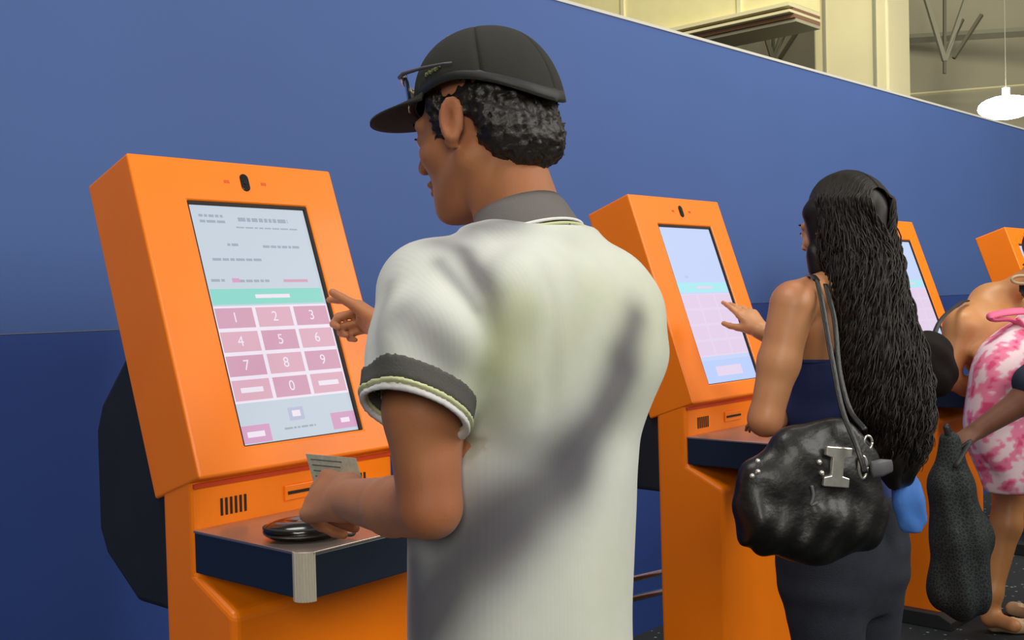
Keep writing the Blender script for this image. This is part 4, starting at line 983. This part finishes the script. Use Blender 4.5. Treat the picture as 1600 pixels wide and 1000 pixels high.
for c_ in (1, ):
    pts = []
    for a in catmull([at(1276, 438, 2.42), at(1268, 431, 2.50), at(1257, 446, 2.61), at(1250, 540, 2.68)], 6):
        v = a-BC; pts.append(np.array([v@bx, v@np.array([-bx[1], bx[0], 0]), v[2]]))
    bm = bmesh.new(); tube(bm, pts, 0.008, 8, 0.4); fin('shoulder_strap', bm, LEATHER, bag, True)

# ------------------------------------------------------------------ PERSON IN THE PINK DRESS
pk = thing('person', 'person with bare shoulders in pink and white floral dress at the third kiosk', 'person')
c0 = np.array([4.40, 1.46]); sL = at(1502, 510, 4.15); sR = sL+np.array([0.33, -0.12, 0.03]); pc_ = (sL+sR)/2
pn = pc_+np.array([0.02, 0.02, 0.07]); Hp = HeadFrame(at(1640, 395, 4.15), (0.1, 1.0), 0.7, sc=0.95)
foot = at(1558, 960, 4.25)
dl = [at(1630, 560, 4.02), at(1588, 605, 3.98), at(1576, 660, 3.98), at(1590, 720, 3.99)]
dm = (dl[1]+dl[2])/2
F = Field(axis((4.02, 4.80, 0.008)), axis((1.10, 1.90, 0.008)), axis((0.0, 1.62, 0.009)))
head(F, Hp, True); F.cone(Hp.p(0, -0.03, -0.06), pn, 0.046, 0.05, 0.03)
F.cone(pn, sL, 0.06, 0.062, 0.05); F.cone(pn, sR, 0.06, 0.06, 0.05)
F.ell(pc_+[0, -0.01, -0.05], (0.19, 0.11, 0.12), 0.05)
F.ell(pc_+[-0.02, -0.01, -0.12], (0.17, 0.11, 0.12), 0.05)
pe = at(1480, 590, 4.12); F.chain([sL, pe], [0.062, 0.042], 0.03); F.chain([pe, pe+[0.08, -0.04, -0.04], np.array([4.36, 1.50, 1.06])], [0.042, 0.035, 0.026], 0.02)
pe2 = sR+np.array([0.10, 0.12, -0.18]); F.chain([sR, pe2, pe2+np.array([-0.02, 0.12, 0.10])], [0.06, 0.04, 0.03], 0.03)
knee = at(1578, 762, 4.3)
F.loft([(0.66, dm[0], dm[1], 0.12, 0.08, 0), (0.9, dm[0], dm[1], 0.13, 0.08, 0), (1.08, dm[0]*0.8+pc_[0]*0.2, dm[1]*0.8+pc_[1]*0.2, 0.13, 0.08, -0.2), (1.2, pc_[0], pc_[1], 0.15, 0.10, -0.3)], 0.03)
calf = at(1572, 820, 4.28); ank = at(1550, 925, 4.27)
F.chain([knee+[0, 0, 0.08], knee, calf, ank, at(1548, 965, 4.28)], [0.075, 0.062, 0.056, 0.038, 0.032], 0.03)
F.cone(at(1548, 965, 4.28), at(1585, 978, 4.15), 0.03, 0.026, 0.03)
k2_ = knee+np.array([0.2, -0.06, 0]); F.chain([k2_+[0, 0, 0.08], k2_, k2_+[0, 0, -0.2], k2_+[0, 0.0, -0.45]], [0.07, 0.06, 0.052, 0.035], 0.03)
put('body', F.mesh('body', 1, flat((196, 136, 84))), SKIN_W, pk)
eyes(Hp, pk)
# dress
F = Field(axis((3.75, 4.75, 0.008)), axis((0.90, 1.75, 0.008)), axis((0.52, 1.36, 0.008)))
F.chain(dl, [0.20, 0.215, 0.205, 0.19], 0.05, sq=(np.array([0.0, 1.0, 0.0]), 1.5))
dtop = at(1560, 500, 4.1); dn = unit(_r*-0.60+_u*0.8)
def dcut(X, Y, Z): return -((X-dtop[0])*dn[0]+(Y-dtop[1])*dn[1]+(Z-dtop[2])*dn[2])
F.mix(dcut, (3.7, 0.9, 0.6), (4.9, 1.9, 1.4), 0, 's')
hemz = 0.63
F.warp(lambda X, Y, Z: 0.006*np.sin(45*X+30*Y)*np.clip((1.0-Z)/0.3, 0, 1)+np.maximum(0, hemz-Z)*6)
def floral(P):
    w_, p_, d_ = np.array(lin((242, 214, 222))), np.array(lin((238, 130, 165))), np.array(lin((220, 76, 122)))
    n = vnoise(P, 70, 11)+0.6*vnoise(P, 150, 12); a = np.clip((n+0.12)/0.15, 0, 1)[:, None]; b = np.clip((n-0.36)/0.12, 0, 1)[:, None]
    c = w_*(1-a)+p_*a; return c*(1-b)+d_*b
dr = put('dress', F.mesh('dress', 1, floral), FLORAL, pk)
for pts, rr in (([(1600, 512, 3.93), (1580, 500, 3.92), (1553, 500, 3.93), (1548, 494, 3.93), (1575, 488, 3.92), (1600, 486, 3.92)], 0.022), ([(1590, 498, 3.9), (1606, 520, 3.9), (1612, 545, 3.9)], 0.02)):
    bm = bmesh.new(); tube(bm, catmull([at(*p) for p in pts], 6), rr, 8, 0.35); fin('ribbon_bow', bm, PINK, dr, True)
F = Field(axis((Hp.c[0]-0.2, Hp.c[0]+0.2, 0.008)), axis((Hp.c[1]-0.2, Hp.c[1]+0.2, 0.008)), axis((Hp.c[2]-0.2, Hp.c[2]+0.16, 0.008)))
F.ell(Hp.p(0, -0.03, 0.03), (0.088, 0.1, 0.095), 0.02, Hp.B); F.ell(at(1600, 455, 4.0), (0.04, 0.04, 0.055), 0.03)
F.warp(lambda X, Y, Z: 0.004*np.sin(90*X+60*Z)+0*Y); put('hair', F.mesh('hair'), HAIRB, pk)
bm = bmesh.new(); c_ = at(1596, 437, 3.95); tube(bm, [c_+_r*0.035*math.cos(t)+_u*0.014*math.sin(t) for t in np.linspace(0, 2*math.pi, 24)], 0.006, 6); fin('hair_band', bm, BEIGE, pk, True)
# ballet flat
def flatshoe(parent, heel, toe, bow=True):
    heel, toe = np.array(heel), np.array(toe); d = unit((toe-heel)*[1, 1, 0]); L = np.linalg.norm((toe-heel)[:2]); s = np.cross([0, 0, 1.0], d)
    c = (heel+toe)/2
    F = Field(axis((c[0]-0.17, c[0]+0.17, 0.005)), axis((c[1]-0.17, c[1]+0.17, 0.005)), axis((-0.01, 0.12, 0.005)))
    F.cone(heel+d*0.03+[0, 0, 0.032], heel+d*L*0.4+[0, 0, 0.03], 0.03, 0.03, 0.02); F.cone(heel+d*L*0.5+[0, 0, 0.028], toe-d*0.035+[0, 0, 0.026], 0.036, 0.031, 0.03)
    F.cone(heel+d*0.05+[0, 0, 0.065], heel+d*L*0.62+[0, 0, 0.062], 0.026, 0.024, 0.004, mode='s')
    F.warp(lambda X, Y, Z: np.maximum(0, 0.002-Z)*6+0*X+0*Y)
    o = put('ballet_flat', F.mesh('flat'), BEIGE, parent)
    if bow:
        b = heel+d*L*0.72+np.array([0, 0, 0.06])
        for sg_ in (-1, 1):
            bm = bmesh.new(); tube(bm, [b+(s*sg_*0.012+s*sg_*0.012*math.cos(t)+[0, 0, 0.007*math.sin(t)]) for t in np.linspace(0, 2*math.pi, 14)], 0.0025, 5); fin('bow_loop', bm, BEIGE, o, True)
            bm = bmesh.new(); tube(bm, [b, b+s*sg_*0.022-[0, 0, 0.012]], 0.0025, 5); fin('bow_tail', bm, BEIGE, o, True)
hl = at(1540, 968, 4.33); hl[2] = 0; flatshoe(pk, hl, hl+unit([0.55, -0.83, 0])*0.23)
h2 = k2_+[0, 0, 0]; h2[2] = 0; flatshoe(pk, h2+np.array([0, -0.05, 0]), h2+np.array([0.05, 0.17, 0]), False)

# ------------------------------------------------------------------ PERSON AT THE RIGHT EDGE
pe_ = thing('person', 'person in dark navy sleeve at the right edge, brown arm reaching left', 'person')
E1 = at(1650, 570, 3.62); E2 = at(1600, 625, 3.60); E3 = at(1528, 672, 3.60)
bc_ = np.array([4.14, 0.90])
F = Field(axis((3.5, 4.55, 0.007)), axis((0.35, 1.50, 0.007)), axis((0.0, 1.72, 0.01)))
Hq = HeadFrame(np.array([bc_[0], bc_[1]+0.04, 1.57]), (-0.4, 0.9), 0.25)
head(F, Hq); F.cone(Hq.p(0, -0.03, -0.06), (bc_[0], bc_[1], 1.38), 0.05, 0.055, 0.02)
F.loft([(0.8, bc_[0], bc_[1], 0.135, 0.085, 0), (1.1, bc_[0], bc_[1], 0.145, 0.1, 0), (1.36, bc_[0], bc_[1], 0.15, 0.08, 0)], 0.03)
S1 = np.array([bc_[0]-0.16, bc_[1]+0.02, 1.30]); S2 = np.array([bc_[0]+0.16, bc_[1], 1.32])
F.cone((bc_[0], bc_[1], 1.36), S1, 0.055, 0.055, 0.03); F.cone((bc_[0], bc_[1], 1.36), S2, 0.055, 0.055, 0.03)
F.chain([S1, E1], [0.055, 0.048], 0.02); F.chain([E1, E2, E3], [0.048, 0.046, 0.03], 0.02)
F.chain([S2, S2+[0.05, 0.0, -0.3], S2+[0.05, 0.1, -0.52]], [0.055, 0.04, 0.028], 0.02)
hand(F, E3, at(1500, 690, 3.58)-E3, (0.3, 0.3, -0.9), (0.3, 0.9, 0), [(0.5, 0.7, 0.4)]*4, 0.95, (0.8, 0.4, 0.3), 0.03)
for sx in (-1, 1): F.chain([(bc_[0]+sx*0.07, bc_[1], 0.78), (bc_[0]+sx*0.1, bc_[1], 0.46), (bc_[0]+sx*0.1, bc_[1], 0.09)], [0.066, 0.058, 0.04], 0.03)
put('body', F.mesh('body', 1, flat((104, 66, 48))), SKIN_M, pe_)
eyes(Hq, pe_)
F = Field(axis((3.7, 4.55, 0.008)), axis((0.35, 1.4, 0.008)), axis((0.70, 1.48, 0.008)))
F.loft([(0.78, bc_[0], bc_[1], 0.17, 0.12, 0), (1.1, bc_[0], bc_[1], 0.17, 0.12, 0), (1.34, bc_[0], bc_[1], 0.165, 0.095, 0), (1.40, bc_[0], bc_[1], 0.10, 0.07, 0)], 0.02)
F.chain([S1, E1, at(1612, 598, 3.60)], [0.068, 0.064, 0.062], 0.02); F.chain([S2, S2+[0.04, 0, -0.2]], [0.068, 0.062], 0.02)
put('navy_shirt', F.mesh('navy'), DARKNAVY, pe_)
F = Field(axis((bc_[0]-0.25, bc_[0]+0.25, 0.012)), axis((bc_[1]-0.2, bc_[1]+0.2, 0.012)), axis((0.05, 0.92, 0.015)))
F.loft([(0.68, bc_[0], bc_[1], 0.165, 0.11, 0), (0.85, bc_[0], bc_[1], 0.16, 0.11, 0)], 0.02)
for sx in (-1, 1): F.chain([(bc_[0]+sx*0.09, bc_[1], 0.75), (bc_[0]+sx*0.1, bc_[1], 0.46), (bc_[0]+sx*0.1, bc_[1], 0.1)], [0.09, 0.072, 0.06], 0.02)
put('trousers', F.mesh('tr'), BLACK, pe_)
for sx in (-1, 1): shoe('shoe', pe_, (bc_[0]+sx*0.1, bc_[1]-0.05, 0), (0.05*sx, 1), BLACK)
F = Field(axis((Hq.c[0]-0.15, Hq.c[0]+0.15, 0.008)), axis((Hq.c[1]-0.16, Hq.c[1]+0.14, 0.008)), axis((Hq.c[2]-0.12, Hq.c[2]+0.16, 0.008)))
F.ell(Hq.p(0, -0.03, 0.04), (0.083, 0.096, 0.088), 0.02, Hq.B); put('hair', F.mesh('hair'), HAIR, pe_)

# black patterned bag hanging from that hand
tb = thing('cloth_bag', 'large black patterned cloth bag hanging from the hand at the right edge', 'bag')
F = Field(axis((3.38, 3.86, 0.006)), axis((1.12, 1.66, 0.006)), axis((0.20, 0.98, 0.007)))
F.chain([at(1484, 690, 3.58), at(1488, 760, 3.58), at(1500, 840, 3.58), at(1500, 920, 3.58)], [0.035, 0.07, 0.095, 0.10], 0.03)
F.warp(lambda X, Y, Z: 0.006*np.sin(55*(X-Y)+12*Z)*np.clip((0.9-Z)/0.2, 0, 1))
put('bag_cloth', F.mesh('bagc'), PATTERN, tb)
for pts in ([(1484, 690, 3.56), (1478, 665, 3.56), (1492, 690, 3.58), (1505, 700, 3.58)], [(1500, 700, 3.56), (1515, 690, 3.55), (1492, 730, 3.52)]):
    bm = bmesh.new(); tube(bm, catmull([at(*p) for p in pts], 6), 0.010, 8, 0.4); fin('bag_handle', bm, BLACK, tb, True)
# dark rounded shoulder bag between the long hair and the bare shoulder
sb = thing('shoulder_bag', 'dark brown rounded bag half hidden behind the long black hair', 'bag')
F = Field(axis((3.7, 4.3, 0.006)), axis((1.3, 1.9, 0.006)), axis((0.9, 1.30, 0.006)))
F.cone(at(1448, 560, 3.9), at(1456, 582, 3.9), 0.098, 0.092, 0.02, sq=(_f, 1.5)); F.warp(lambda X, Y, Z: 0.003*np.sin(70*X+60*Z)+0*Y)
put('bag_body', F.mesh('sb'), mat('dark_brown_leather', (24, 18, 15), 0.8, spec=0.2, bump=0.3, bscale=60), sb)
bm = bmesh.new(); tube(bm, catmull([at(1452, 545, 3.9), at(1470, 500, 3.98), at(1500, 474, 4.12), at(1512, 470, 4.16)], 6), 0.010, 8, 0.4); fin('strap', bm, BLACK, sb, True)
